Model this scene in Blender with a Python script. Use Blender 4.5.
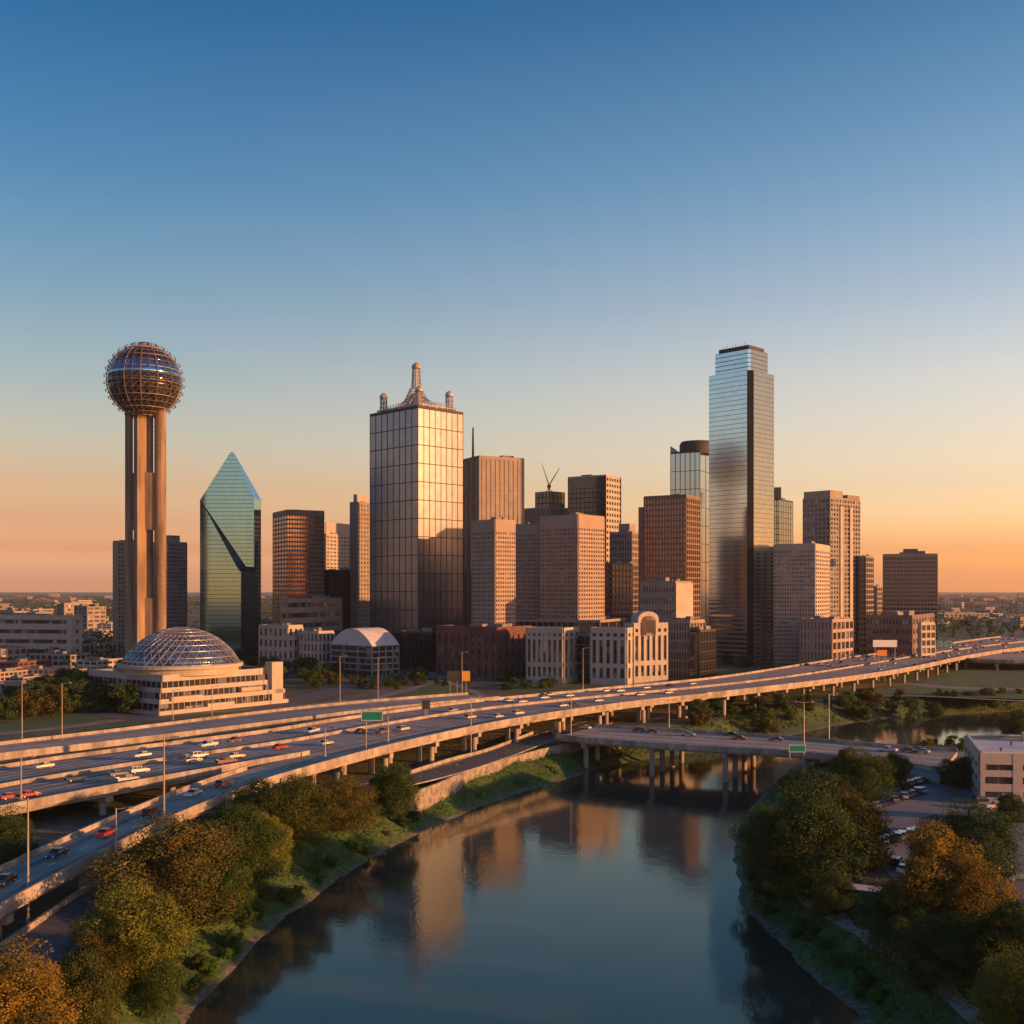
import bpy, math, random
import numpy as np
from mathutils import Vector
random.seed(7)
for o in list(bpy.data.objects): bpy.data.objects.remove(o)
sc = bpy.context.scene
col = sc.collection
R = math.radians
# ------------------------------------------------------------------ camera, sky, sun, exposure
F, H, CX, CY = 1100.0, 60.0, 512.0, 590.0
cam = bpy.data.cameras.new('camera'); camo = bpy.data.objects.new('camera', cam); col.objects.link(camo)
camo.location = (0, 0, H); camo.rotation_euler = (R(90), 0, 0)
cam.sensor_width = 36; cam.lens = 36*F/1024; cam.shift_y = (CY-512)/1024
cam.clip_start = 1; cam.clip_end = 100000
sc.camera = camo
SUN_EL, SUN_ROT = 7.5, 108.0
w = bpy.data.worlds.new('World'); sc.world = w; w.use_nodes = True
wn = w.node_tree.nodes; wl = w.node_tree.links
bg = wn['Background']
sky = wn.new('ShaderNodeTexSky'); sky.sky_type = 'NISHITA'; sky.sun_disc = False
sky.sun_elevation = R(SUN_EL); sky.sun_rotation = R(SUN_ROT); sky.air_density = 1.6; sky.dust_density = 2.4; sky.ozone_density = 2.5
tc = wn.new('ShaderNodeTexCoord'); sp = wn.new('ShaderNodeSeparateXYZ'); wl.new(tc.outputs['Generated'], sp.inputs[0])
SKYZ = [0.0, .015, .035, .06, .09, .13, .18, .25, .34, .47]
SKYL = [(7.3238, 4.3346, 5.2271), (3.2419, 2.3418, 4.3956), (1.518, 1.0528, 1.8961), (1.001, 0.6683, 0.9943), (0.8264, 0.5634, 0.694), (0.6844, 0.556, 0.6861), (0.5181, 0.4891, 0.6202), (0.3336, 0.403, 0.5496), (0.1608, 0.3178, 0.5056), (0.0414, 0.2054, 0.407)]
SKYR = [(9.0891, 4.4953, 0.945), (4.3823, 2.873, 2.875), (2.3685, 1.6369, 2.1596), (1.7914, 1.4203, 1.9702), (1.4058, 1.1243, 1.4989), (1.2983, 1.0206, 1.2596), (1.1973, 0.9457, 1.112), (0.8722, 0.769, 0.9482), (0.4925, 0.6023, 0.8076), (0.1564, 0.3617, 0.5805)]
def skyramp(cols):
    rp = wn.new('ShaderNodeValToRGB'); wl.new(sp.outputs['Z'], rp.inputs[0])
    while len(rp.color_ramp.elements) < len(SKYZ): rp.color_ramp.elements.new(.5)
    for e, p, c in zip(rp.color_ramp.elements, SKYZ, cols): e.position = p; e.color = (*c, 1)
    return rp.outputs[0]
mrx = wn.new('ShaderNodeMapRange'); mrx.interpolation_type = 'SMOOTHSTEP'; mrx.inputs[1].default_value = -.5; mrx.inputs[2].default_value = .5; wl.new(sp.outputs['X'], mrx.inputs[0])
mxa = wn.new('ShaderNodeMix'); mxa.data_type = 'RGBA'; wl.new(mrx.outputs[0], mxa.inputs[0]); wl.new(skyramp(SKYL), mxa.inputs[6]); wl.new(skyramp(SKYR), mxa.inputs[7])
mx = wn.new('ShaderNodeMix'); mx.data_type = 'RGBA'; mx.blend_type = 'MULTIPLY'; mx.inputs[0].default_value = 1
wl.new(sky.outputs[0], mx.inputs[6]); wl.new(mxa.outputs[2], mx.inputs[7])
bst = wn.new('ShaderNodeVectorMath'); bst.operation = 'SCALE'; bst.inputs['Scale'].default_value = 4.0; 
def dirdim(out, a, b_, lo):
    m_ = wn.new('ShaderNodeMapRange'); m_.interpolation_type = 'SMOOTHSTEP'; m_.inputs[1].default_value = a; m_.inputs[2].default_value = b_; m_.inputs[3].default_value = 1; m_.inputs[4].default_value = lo
    wl.new(sp.outputs[out], m_.inputs[0]); return m_.outputs[0]
mm = wn.new('ShaderNodeMath'); mm.operation = 'MULTIPLY'; wl.new(dirdim('X', .5, .95, .22), mm.inputs[0])
m2 = wn.new('ShaderNodeMath'); m2.operation = 'MULTIPLY'; wl.new(mm.outputs[0], m2.inputs[0]); wl.new(dirdim('Z', .5, .9, 1.1), m2.inputs[1])
my = wn.new('ShaderNodeMapRange'); my.interpolation_type = 'SMOOTHSTEP'; my.inputs[1].default_value = -.6; my.inputs[2].default_value = 0; my.inputs[3].default_value = .95; my.inputs[4].default_value = 1; wl.new(sp.outputs['Y'], my.inputs[0])
m3 = wn.new('ShaderNodeMath'); m3.operation = 'MULTIPLY'; wl.new(m2.outputs[0], m3.inputs[0]); wl.new(my.outputs[0], m3.inputs[1])
m4 = wn.new('ShaderNodeVectorMath'); m4.operation = 'SCALE'; wl.new(m3.outputs[0], m4.inputs['Scale']); wl.new(mx.outputs[2], m4.inputs[0])
mc = wn.new('ShaderNodeMapRange'); mc.interpolation_type = 'SMOOTHSTEP'; mc.inputs[1].default_value = -.5; mc.inputs[2].default_value = .1; wl.new(sp.outputs['Y'], mc.inputs[0])
mt = wn.new('ShaderNodeMix'); mt.data_type = 'RGBA'; mt.inputs[6].default_value = (.95, 1.0, 1.12, 1); mt.inputs[7].default_value = (1,1,1,1); wl.new(mc.outputs[0], mt.inputs[0])
mu = wn.new('ShaderNodeMix'); mu.data_type = 'RGBA'; mu.blend_type = 'MULTIPLY'; mu.inputs[0].default_value = 1; wl.new(m4.outputs[0], mu.inputs[6]); wl.new(mt.outputs[2], mu.inputs[7]); wl.new(mu.outputs[2], bst.inputs[0]); wl.new(bst.outputs[0], bg.inputs[0])
bg.inputs[1].default_value = 0.15
sl = bpy.data.lights.new('sun', 'SUN'); sl.energy = 5.0; sl.angle = R(0.6); sl.color = (1.0, 0.44, 0.15)
so = bpy.data.objects.new('sun', sl); col.objects.link(so)
sd = Vector((math.sin(R(SUN_ROT))*math.cos(R(SUN_EL)), math.cos(R(SUN_ROT))*math.cos(R(SUN_EL)), math.sin(R(SUN_EL))))
so.rotation_euler = sd.to_track_quat('Z', 'Y').to_euler(); so.location = (300, -100, 400)
vs = sc.view_settings; vs.view_transform = 'Standard'; vs.look = 'None'; vs.exposure = 0.62; vs.gamma = 1; vs.use_curve_mapping = False

# ------------------------------------------------------------------ helpers
def at(px, py, z=8.0):
    D = F*(H-z)/(py-CY)
    return Vector(((px-CX)/F*D, D, z))
def atD(px, D, z=8.0): return Vector(((px-CX)/F*D, D, z))
def zpx(py, D): return H+(CY-py)/F*D
class MB:
    def __init__(s): s.v = []; s.f = []; s.m = []; s.mi = 0
    def add(s, vs_, fs):
        n = len(s.v); s.v += [tuple(a) for a in vs_]; s.f += [tuple(n+i for i in f) for f in fs]; s.m += [s.mi]*len(fs)
    def box(s, x0, x1, y0, y1, z0, z1):
        s.add([(x0,y0,z0),(x1,y0,z0),(x1,y1,z0),(x0,y1,z0),(x0,y0,z1),(x1,y0,z1),(x1,y1,z1),(x0,y1,z1)],
              [(0,3,2,1),(4,5,6,7),(0,1,5,4),(1,2,6,5),(2,3,7,6),(3,0,4,7)])
    def obox(s, o, u, v, w_):
        o, u, v, w_ = Vector(o), Vector(u), Vector(v), Vector(w_)
        s.add([o,o+u,o+u+v,o+v,o+w_,o+u+w_,o+u+v+w_,o+v+w_],[(0,3,2,1),(4,5,6,7),(0,1,5,4),(1,2,6,5),(2,3,7,6),(3,0,4,7)])
    def prism(s, poly, z0, z1, top=None):
        n = len(poly); top = top or poly
        s.add([(p[0],p[1],z0) for p in poly]+[(p[0],p[1],z1) for p in top],
              [tuple(range(n-1,-1,-1)), tuple(range(n,2*n))]+[(i,(i+1)%n,n+(i+1)%n,n+i) for i in range(n)])
    def tube(s, a, b, r0, r1=None, n=8, cap=True):
        a, b = Vector(a), Vector(b); r1 = r0 if r1 is None else r1
        d = (b-a).normalized(); u = d.orthogonal().normalized(); v = d.cross(u)
        vs_ = []
        for p, r in ((a,r0),(b,r1)):
            for i in range(n):
                t = 2*math.pi*i/n; vs_.append(p+(u*math.cos(t)+v*math.sin(t))*r)
        fs = [(i,(i+1)%n,n+(i+1)%n,n+i) for i in range(n)]
        if cap: fs += [tuple(range(n-1,-1,-1)), tuple(range(n,2*n))]
        s.add(vs_, fs)
    def lathe(s, c, prof, n=24):
        vs_ = []; fs = []
        for r, z in prof:
            for i in range(n):
                t = 2*math.pi*i/n; vs_.append((c[0]+r*math.cos(t), c[1]+r*math.sin(t), c[2]+z))
        for k in range(len(prof)-1):
            for i in range(n): fs.append((k*n+i,k*n+(i+1)%n,(k+1)*n+(i+1)%n,(k+1)*n+i))
        fs.append(tuple(range(n-1,-1,-1))); fs.append(tuple((len(prof)-1)*n+i for i in range(n)))
        s.add(vs_, fs)
    def build(s, name, mat, parent=None, origin=None, smooth=False):
        o_ = Vector(origin) if origin is not None else (Vector(parent['_o']) if parent is not None and '_o' in parent else Vector((0,0,0)))
        me = bpy.data.meshes.new(name)
        me.from_pydata([(a[0]-o_.x, a[1]-o_.y, a[2]-o_.z) for a in s.v], [], s.f)
        mats = mat if isinstance(mat, (list, tuple)) else [mat]
        for m in mats: me.materials.append(m)
        if len(mats) > 1: me.polygons.foreach_set('material_index', s.m)
        if smooth: me.polygons.foreach_set('use_smooth', [True]*len(s.f))
        me.update()
        ob = bpy.data.objects.new(name, me); col.objects.link(ob)
        if parent is not None: ob.parent = parent
        else: ob.location = o_
        ob['_o'] = tuple(o_)
        return ob
def tag(o, label=None, cat=None, group=None, kind=None):
    if label: o['label'] = label
    if cat: o['category'] = cat
    if group: o['group'] = group
    if kind: o['kind'] = kind
    return o
def empty(name, loc, label=None, cat=None, group=None, rz=0):
    o = bpy.data.objects.new(name, None); col.objects.link(o); o.location = loc; o.rotation_euler = (0,0,rz)
    o.empty_display_size = 1; o['_o'] = tuple(loc)
    return tag(o, label, cat, group)
def kids(o): return KID.get(o.name, None)
def copy_tree(o, parent=None, mats=None):
    c = o.copy(); col.objects.link(c)
    if parent is not None: c.parent = parent
    for ch in [x for x in bpy.data.objects if x.parent == o]: copy_tree(ch, c)
    return c
def copy_flat(proto, loc, rz=0, sc_=1, label=None, cat=None, group=None):
    root, parts = proto                       # parts: list of (object, parent index)
    r = root.copy(); col.objects.link(r); r.location = loc; r.rotation_euler = (0,0,rz)
    r.scale = sc_ if isinstance(sc_, (tuple, list)) else (sc_,)*3
    made = [r]
    for ob, pi in parts:
        c = ob.copy(); col.objects.link(c); c.parent = made[pi]; made.append(c)
    tag(r, label, cat, group)
    if not group and 'group' in r: del r['group']
    return r, made[1:]

# ------------------------------------------------------------------ materials
def newmat(name):
    m = bpy.data.materials.new(name); m.use_nodes = True
    return m, m.node_tree.nodes, m.node_tree.links, m.node_tree.nodes['Principled BSDF']
def nmix(nn, ll, a, b, fac, blend='MIX'):
    x = nn.new('ShaderNodeMix'); x.data_type = 'RGBA'; x.blend_type = blend
    for s, k in ((fac,0),(a,6),(b,7)):
        if hasattr(s, 'is_linked'): ll.new(s, x.inputs[k])
        else: x.inputs[k].default_value = s if k == 0 else (*s, 1)
    return x.outputs[2]
def noise(nn, ll, scale, detail=4, coord='Object', stretch=None, rough=.55):
    t = nn.new('ShaderNodeTexCoord'); n = nn.new('ShaderNodeTexNoise'); n.inputs['Scale'].default_value = scale
    n.inputs['Detail'].default_value = detail; n.inputs['Roughness'].default_value = rough
    src = t.outputs['Object' if coord == 'World' else coord]
    if coord == 'World':
        g = nn.new('ShaderNodeNewGeometry'); src = g.outputs['Position']
    if stretch:
        mp = nn.new('ShaderNodeMapping'); mp.inputs['Scale'].default_value = stretch; ll.new(src, mp.inputs[0]); src = mp.outputs[0]
    ll.new(src, n.inputs['Vector']); return n.outputs[0]
def ramp(nn, ll, src, stops):
    r = nn.new('ShaderNodeValToRGB'); ll.new(src, r.inputs[0])
    while len(r.color_ramp.elements) < len(stops): r.color_ramp.elements.new(.5)
    for e, (p, c) in zip(r.color_ramp.elements, stops):
        e.position = p; e.color = (*(c if isinstance(c, tuple) else (c,c,c)), 1)
    return r.outputs[0]
def plain(name, c, rough=.75, metal=0, var=.25, scale=.15, fine=1.5, stretch=None):
    m, nn, ll, b = newmat(name)
    n1 = ramp(nn, ll, noise(nn, ll, scale, 5, 'World', stretch), [(.3, 1-var), (.7, 1+var*.4)])
    n2 = ramp(nn, ll, noise(nn, ll, fine, 3, 'World'), [(.3, 1-var*.5), (.7, 1.0)])
    o = nmix(nn, ll, nmix(nn, ll, c, n1, 1.0, 'MULTIPLY'), n2, 1.0, 'MULTIPLY')
    ll.new(o, b.inputs['Base Color']); b.inputs['Roughness'].default_value = rough; b.inputs['Metallic'].default_value = metal
    return m
def glass(name, c, rough=.06, metal=.85, glint_panes=False, cell=(3.4, 3.4, 3.6), var=.18, wob=.05, ws=.06):
    m, nn, ll, b = newmat(name)
    g = nn.new('ShaderNodeNewGeometry')
    d = nn.new('ShaderNodeVectorMath'); d.operation = 'DIVIDE'; d.inputs[1].default_value = cell; ll.new(g.outputs['Position'], d.inputs[0])
    fl = nn.new('ShaderNodeVectorMath'); fl.operation = 'FLOOR'; ll.new(d.outputs[0], fl.inputs[0])
    wnz = nn.new('ShaderNodeTexWhiteNoise'); wnz.noise_dimensions = '3D'; ll.new(fl.outputs[0], wnz.inputs[0])
    v = ramp(nn, ll, wnz.outputs[0], [(0, 1-var), (1, 1.0)] if not glint_panes else [(0, .6), (.80, 1.2), (.84, 3.0), (.97, 4.5), (1, 6.0)])  # paler panes at random: curtains and lit-window glints put into the colour
    ll.new(nmix(nn, ll, c, v, 1.0, 'MULTIPLY'), b.inputs['Base Color'])
    bp = nn.new('ShaderNodeBump'); bp.inputs['Strength'].default_value = wob; bp.inputs['Distance'].default_value = 1.0
    ll.new(noise(nn, ll, ws, 2, 'World'), bp.inputs['Height']); ll.new(bp.outputs[0], b.inputs['Normal'])
    b.inputs['Roughness'].default_value = rough; b.inputs['Metallic'].default_value = metal
    return m
def paint(name, c, rough=.3, metal=.2):
    m, nn, ll, b = newmat(name); b.inputs['Base Color'].default_value = (*c, 1); b.inputs['Roughness'].default_value = rough
    b.inputs['Metallic'].default_value = metal; b.inputs['Coat Weight'].default_value = .4
    return m
def foliage(name, a, b_, hi, cscale=.18):
    m, nn, ll, b = newmat(name)
    oi = nn.new('ShaderNodeObjectInfo')
    n = noise(nn, ll, cscale, 3, 'World')
    c1 = nmix(nn, ll, a, b_, ramp(nn, ll, n, [(.38, 0.0), (.62, 1.0)]))
    n2 = noise(nn, ll, 1.1, 2, 'World')
    c2 = nmix(nn, ll, c1, hi, ramp(nn, ll, n2, [(.45, 0.0), (.75, .8)]))
    hs = nn.new('ShaderNodeHueSaturation'); ll.new(c2, hs.inputs['Color'])
    mr = nn.new('ShaderNodeMapRange'); mr.inputs[3].default_value = .95; mr.inputs[4].default_value = 1.5; ll.new(oi.outputs['Random'], mr.inputs[0]); ll.new(mr.outputs[0], hs.inputs['Value'])
    tr = nn.new('ShaderNodeBsdfTranslucent'); ms = nn.new('ShaderNodeMixShader'); ms.inputs[0].default_value = .3
    ll.new(hs.outputs[0], b.inputs['Base Color']); ll.new(hs.outputs[0], tr.inputs[0]); b.inputs['Roughness'].default_value = .8
    b.inputs['Specular IOR Level'].default_value = .15
    ll.new(b.outputs[0], ms.inputs[1]); ll.new(tr.outputs[0], ms.inputs[2])
    out = [x for x in nn if x.type == 'OUTPUT_MATERIAL'][0]; ll.new(ms.outputs[0], out.inputs[0])
    return m
M = {}
M['concrete'] = plain('concrete', (.44,.37,.30), .85, var=.55, scale=.25, fine=1.2, stretch=(1,1,.15))
M['concrete_tower'] = plain('concrete_tower', (.34,.23,.145), .85, var=.6, scale=.22, stretch=(1,1,.12))
M['pier'] = plain('pier', (.40,.32,.26), .85, var=.3)
M['deck_asphalt'] = plain('deck_asphalt', (.37,.32,.27), .95, var=.35, scale=.05, stretch=(.5,1.2,1), fine=.7)
M['asphalt'] = plain('asphalt', (.11,.105,.105), .85, var=.3, scale=.08)
M['lot_asphalt'] = plain('lot_asphalt', (.20,.185,.18), .9, var=.25, scale=.1)
M['path'] = plain('path', (.26,.21,.17), .9, var=.3)
M['markpaint'] = plain('markpaint', (.62,.6,.55), .7)
M['lawn'] = plain('lawn', (.075,.135,.03), .95, var=.5, scale=.12, fine=1.2)
M['stonewall'] = plain('stonewall', (.36,.30,.24), .9, var=.6, scale=.6, fine=2.5)
M['dark_glass'] = glass('dark_glass', (.10,.10,.11), .08, .8, wob=.03)
M['window_glass'] = glass('window_glass', (.075,.075,.085), .12, .5, wob=.02, glint_panes=True)
M['crystal_glass'] = glass('crystal_glass', (.25,.50,.62), .08, .95, cell=(2,2,3.6), var=.10, wob=.012)
M['grid_glass'] = glass('grid_glass', (.20,.205,.25), .24, .85, cell=(3.1,3.1,4.2), var=.16, wob=.05, ws=.1)
M['tall_glass'] = glass('tall_glass', (.58,.69,.74), .12, .95, cell=(5,5,4.1), var=.08, wob=.012)
M['bronze_glass'] = glass('bronze_glass', (.32,.21,.15), .15, .85, var=.3, wob=.08)
M['ball_glass'] = glass('ball_glass', (.13,.115,.11), .2, .7, cell=(1.6,1.6,2.2), var=.8)
M['ball_metal'] = plain('ball_metal', (.34,.25,.21), .6, .3)
M['mullion'] = plain('mullion', (.06,.055,.05), .75, 0)
M['stone_pink'] = plain('stone_pink', (.37,.28,.22), .85, var=.15)
M['stone_grey'] = plain('stone_grey', (.27,.25,.235), .85, var=.15)
M['stone_light'] = plain('stone_light', (.46,.39,.32), .8, var=.15)
M['pale_metal'] = plain('pale_metal', (.50,.44,.40), .5, .3, var=.4, scale=.5)
M['stone_tan'] = plain('stone_tan', (.33,.27,.22), .85, var=.2)
M['stone_cream'] = plain('stone_cream', (.44,.38,.32), .85, var=.15)
M['stone_white'] = plain('stone_white', (.44,.385,.32), .85, var=.15)
M['brick_red'] = plain('brick_red', (.17,.075,.06), .9, var=.3)
M['brown_granite'] = plain('brown_granite', (.20,.135,.11), .6, var=.2)
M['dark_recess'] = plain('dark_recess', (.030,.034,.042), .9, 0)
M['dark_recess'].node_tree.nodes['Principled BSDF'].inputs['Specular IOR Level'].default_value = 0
M['worn_asphalt'] = plain('worn_asphalt', (.25,.215,.185), .95, var=.5, scale=.12, fine=.8)
M['dark_metal'] = plain('dark_metal', (.05,.048,.05), .75, 0)
M['roof_grey'] = plain('roof_grey', (.25,.23,.22), .9, var=.35)
M['roof_white'] = plain('roof_white', (.6,.57,.54), .85, var=.2)
M['steel'] = plain('steel', (.45,.42,.4), .45, .5)
M['copper'] = plain('copper', (.45,.33,.26), .5, .4)
M['pole'] = plain('pole', (.42,.36,.3), .5, .3)
M['sign_green'] = plain('sign_green', (.01,.22,.14), .5, var=.08)
M['sign_white'] = plain('sign_white', (.75,.75,.72), .6, var=.05)
M['sign_yellow'] = plain('sign_yellow', (.8,.38,.03), .6, var=.05)
M['sign_teal'] = plain('sign_teal', (.16,.40,.42), .6, var=.05)
M['orange_paint'] = plain('orange_paint', (.8,.25,.03), .6, var=.05)
M['bark'] = plain('bark', (.045,.034,.026), .95, var=.3, scale=1)
M['f_green'] = foliage('f_green', (.030,.062,.016), (.065,.105,.020), (.11,.14,.026))
M['f_dark'] = foliage('f_dark', (.022,.046,.015), (.042,.072,.018), (.075,.10,.024))
M['f_olive'] = foliage('f_olive', (.048,.072,.016), (.095,.105,.020), (.15,.14,.025))
M['f_yellow'] = foliage('f_yellow', (.07,.10,.018), (.16,.17,.022), (.24,.21,.025))
M['f_orange'] = foliage('f_orange', (.07,.075,.018), (.19,.125,.020), (.33,.19,.025))
M['f_rust'] = foliage('f_rust', (.032,.052,.014), (.085,.075,.018), (.17,.105,.02))
M['f_bank'] = foliage('f_bank', (.040,.095,.016), (.075,.15,.024), (.13,.18,.03), .25)

# ------------------------------------------------------------------ terrain and river
rv = [(150,1100),(185,1024),(250,950),(310,900),(370,860),(430,828),(500,800),(560,781),(610,766),(660,757),(720,749),(780,738),(850,723),(920,716),(1024,711),(1150,706)]
rw = [(1150,730),(1024,737),(960,744),(900,747),(845,747),(800,762),(768,790),(744,818),(735,850),(738,885),(750,915),(800,962),(860,1024),(905,1100)]
river = [(-60,20)]+[tuple(at(x,y,0)[:2]) for x, y in rv]+[(620,640),(620,560)]+[tuple(at(x,y,0)[:2]) for x, y in rw]+[(70,20)]
def densify(pts, closed=True):
    P = [Vector(p) for p in pts]; n = len(P); out = []
    for i in range(n if closed else n-1):
        p0, p1, p2, p3 = (P[(i-1)%n], P[i], P[(i+1)%n], P[(i+2)%n]) if closed else (P[max(i-1,0)], P[i], P[i+1], P[min(i+2,n-1)])
        for k in range(8):
            t = k/8; out.append(.5*((2*p1)+(p2-p0)*t+(2*p0-5*p1+4*p2-p3)*t*t+(3*p1-p0-3*p2+p3)*t**3))
    if not closed: out.append(P[-1])
    return out
rivd = np.array([tuple(p) for p in densify([Vector(p) for p in river[1:-1]], False)]+[river[-1], river[0]])
RA, RB = rivd, np.roll(rivd, -1, axis=0)
def rdist(x, y):
    x = np.asarray(x, float).ravel(); y = np.asarray(y, float).ravel()
    best = np.full(x.shape, 1e18); ins = np.zeros(x.shape, bool)
    for a, b in zip(RA, RB):
        d = b-a; L = d@d+1e-12
        t = np.clip(((x-a[0])*d[0]+(y-a[1])*d[1])/L, 0, 1)
        best = np.minimum(best, (x-a[0]-t*d[0])**2+(y-a[1]-t*d[1])**2)
        c = (a[1] > y) != (b[1] > y)
        with np.errstate(divide='ignore', invalid='ignore'):
            xi = a[0]+(y-a[1])*d[0]/(d[1] if d[1] else 1e-12)
        ins ^= c & (x < xi)
    best = np.sqrt(best)
    return np.where(ins, -best, best)
def hz(x, y):
    d = rdist(x, y)
    x = np.asarray(x, float).ravel(); y = np.asarray(y, float).ravel()
    d2 = d + 1.6*np.sin(x*.21+1)*np.sin(y*.17)+.8*np.sin(x*.7)*np.sin(y*.6+2)
    t = np.clip(d2/21, 0, 1)
    ss = lambda v: np.clip(v,0,1)**2*(3-2*np.clip(v,0,1))
    cap = 8-5.4*ss((y-336)/16)*ss((x-84)/14)*ss((500-y)/25)*ss((420-x)/60)
    up = cap*(t*t*(3-2*t))**.75
    dn = -3*np.clip(-d/8, 0, 1)
    return np.where(d > 0, np.where(d < 3, up*.999+0.1, up+0.1), dn)
def gz(x, y): return float(min(8.0, hz([x], [y])[0]))
def atg(px, py):
    if py < CY+4: return at(px, CY+4)
    D = 60.0; Ds = np.arange(60, F*(H)/(py-CY)+5, 1.5)
    xs = (px-CX)/F*Ds; zr = H-(py-CY)/F*Ds; g = np.minimum(hz(xs, Ds), 8)
    k = np.argmax(zr <= np.maximum(g, 0)); 
    if zr[k] > g[k] and k == 0: return at(px, py, 8)
    return Vector((xs[k], Ds[k], max(g[k], 0)))
def axis(lo, hi, st, far, neg):
    a = list(np.arange(lo, hi+st, st)); s = st; v = a[-1]
    while v < far: s *= 1.5; v += s; a.append(v)
    s = st; v = a[0]; b = []
    while v > neg: s *= 1.5; v -= s; b.append(v)
    return np.array(b[::-1]+a)
gx = axis(-200, 330, 2.5, 16000, -16000); gy = axis(60, 620, 2.5, 21000, -3000)
XX, YY = np.meshgrid(gx, gy)
ZZ = np.minimum(hz(XX, YY), 8.0).reshape(XX.shape)
far_m = (np.abs(XX) > 700) | (YY > 800); ZZ[far_m] = 8.0
nxg, nyg = len(gx), len(gy)
me = bpy.data.meshes.new('ground')
vv = np.stack([XX.ravel(), YY.ravel(), ZZ.ravel()], 1)
idx = np.arange(nxg*nyg).reshape(nyg, nxg)
qq = np.stack([idx[:-1,:-1], idx[:-1,1:], idx[1:,1:], idx[1:,:-1]], -1).reshape(-1, 4)
me.from_pydata(vv.tolist(), [], qq.tolist()); me.polygons.foreach_set('use_smooth', [True]*len(qq)); me.update()
gm, nn, ll, b = newmat('ground_mat')
g = nn.new('ShaderNodeNewGeometry'); s3 = nn.new('ShaderNodeSeparateXYZ'); ll.new(g.outputs['Position'], s3.inputs[0])
nA = noise(nn, ll, .012, 6, 'World'); nB = noise(nn, ll, .15, 5, 'World'); nC = noise(nn, ll, .8, 4, 'World')
city = ramp(nn, ll, nA, [(.40, (.045,.060,.018)), (.47, (.11,.095,.06)), (.52, (.075,.08,.03)), (.60, (.15,.13,.11))])
city = nmix(nn, ll, city, ramp(nn, ll, nB, [(.3, (.55,.55,.55)), (.7, (1.2,1.15,1.05))]), 1.0, 'MULTIPLY')
bank = ramp(nn, ll, nB, [(.3, (.030,.065,.014)), (.5, (.060,.115,.02)), (.7, (.10,.13,.03))])
bank = nmix(nn, ll, bank, ramp(nn, ll, nC, [(.3, (.5,.5,.5)), (.7, (1.2,1.2,1.2))]), 1.0, 'MULTIPLY')
mud = ramp(nn, ll, nC, [(.3, (.05,.042,.03)), (.7, (.19,.16,.12))])
zf = nn.new('ShaderNodeMapRange'); zf.inputs[1].default_value = 7.2; zf.inputs[2].default_value = 7.95; ll.new(s3.outputs['Z'], zf.inputs[0])
ad = nn.new('ShaderNodeMath'); ad.operation = 'MULTIPLY_ADD'; ad.inputs[1].default_value = 1.6; ll.new(nB, ad.inputs[0]); ll.new(s3.outputs['Z'], ad.inputs[2])
zm = nn.new('ShaderNodeMapRange'); zm.inputs[1].default_value = .95; zm.inputs[2].default_value = 1.25; ll.new(ad.outputs[0], zm.inputs[0])
c = nmix(nn, ll, bank, city, zf.outputs[0]); c = nmix(nn, ll, mud, c, zm.outputs[0])
ll.new(c, b.inputs['Base Color']); b.inputs['Roughness'].default_value = .95
bp = nn.new('ShaderNodeBump'); bp.inputs['Strength'].default_value = .6; bp.inputs['Distance'].default_value = .8
ll.new(nC, bp.inputs['Height']); ll.new(bp.outputs[0], b.inputs['Normal'])
me.materials.append(gm)
go = bpy.data.objects.new('ground', me); col.objects.link(go); tag(go, kind='structure')
wm, nn, ll, b = newmat('water_mat')
nn.remove(b); b = nn.new('ShaderNodeBsdfGlossy'); b.inputs['Color'].default_value = (.84,.89,.77,1); b.inputs['Roughness'].default_value = .07
df = nn.new('ShaderNodeBsdfDiffuse'); df.inputs['Color'].default_value = (.042,.044,.034,1); frs = nn.new('ShaderNodeFresnel'); frs.inputs['IOR'].default_value = 1.85
wmx = nn.new('ShaderNodeMixShader'); ll.new(frs.outputs[0], wmx.inputs[0]); ll.new(df.outputs[0], wmx.inputs[1]); ll.new(b.outputs[0], wmx.inputs[2])
ll.new(wmx.outputs[0], [x for x in nn if x.type == 'OUTPUT_MATERIAL'][0].inputs[0])
n1 = noise(nn, ll, .35, 3, 'World', (1,.45,1)); n2 = noise(nn, ll, 1.6, 3, 'World', (1,.5,1)); n3 = noise(nn, ll, .02, 2, 'World')
bp = nn.new('ShaderNodeBump'); bp.inputs['Strength'].default_value = .035; bp.inputs['Distance'].default_value = .6; ll.new(n1, bp.inputs['Height'])
b2 = nn.new('ShaderNodeBump'); b2.inputs['Distance'].default_value = .15; ll.new(n2, b2.inputs['Height']); ll.new(bp.outputs[0], b2.inputs['Normal'])
ll.new(ramp(nn, ll, n3, [(.4, .02), (.65, .16)]), b2.inputs['Strength'])
ll.new(b2.outputs[0], b.inputs['Normal'])
mb = MB(); mb.add([(-300,-100,0),(900,-100,0),(900,760,0),(-300,760,0)], [(0,1,2,3)])
tag(mb.build('river_water', wm), kind='structure')

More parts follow.
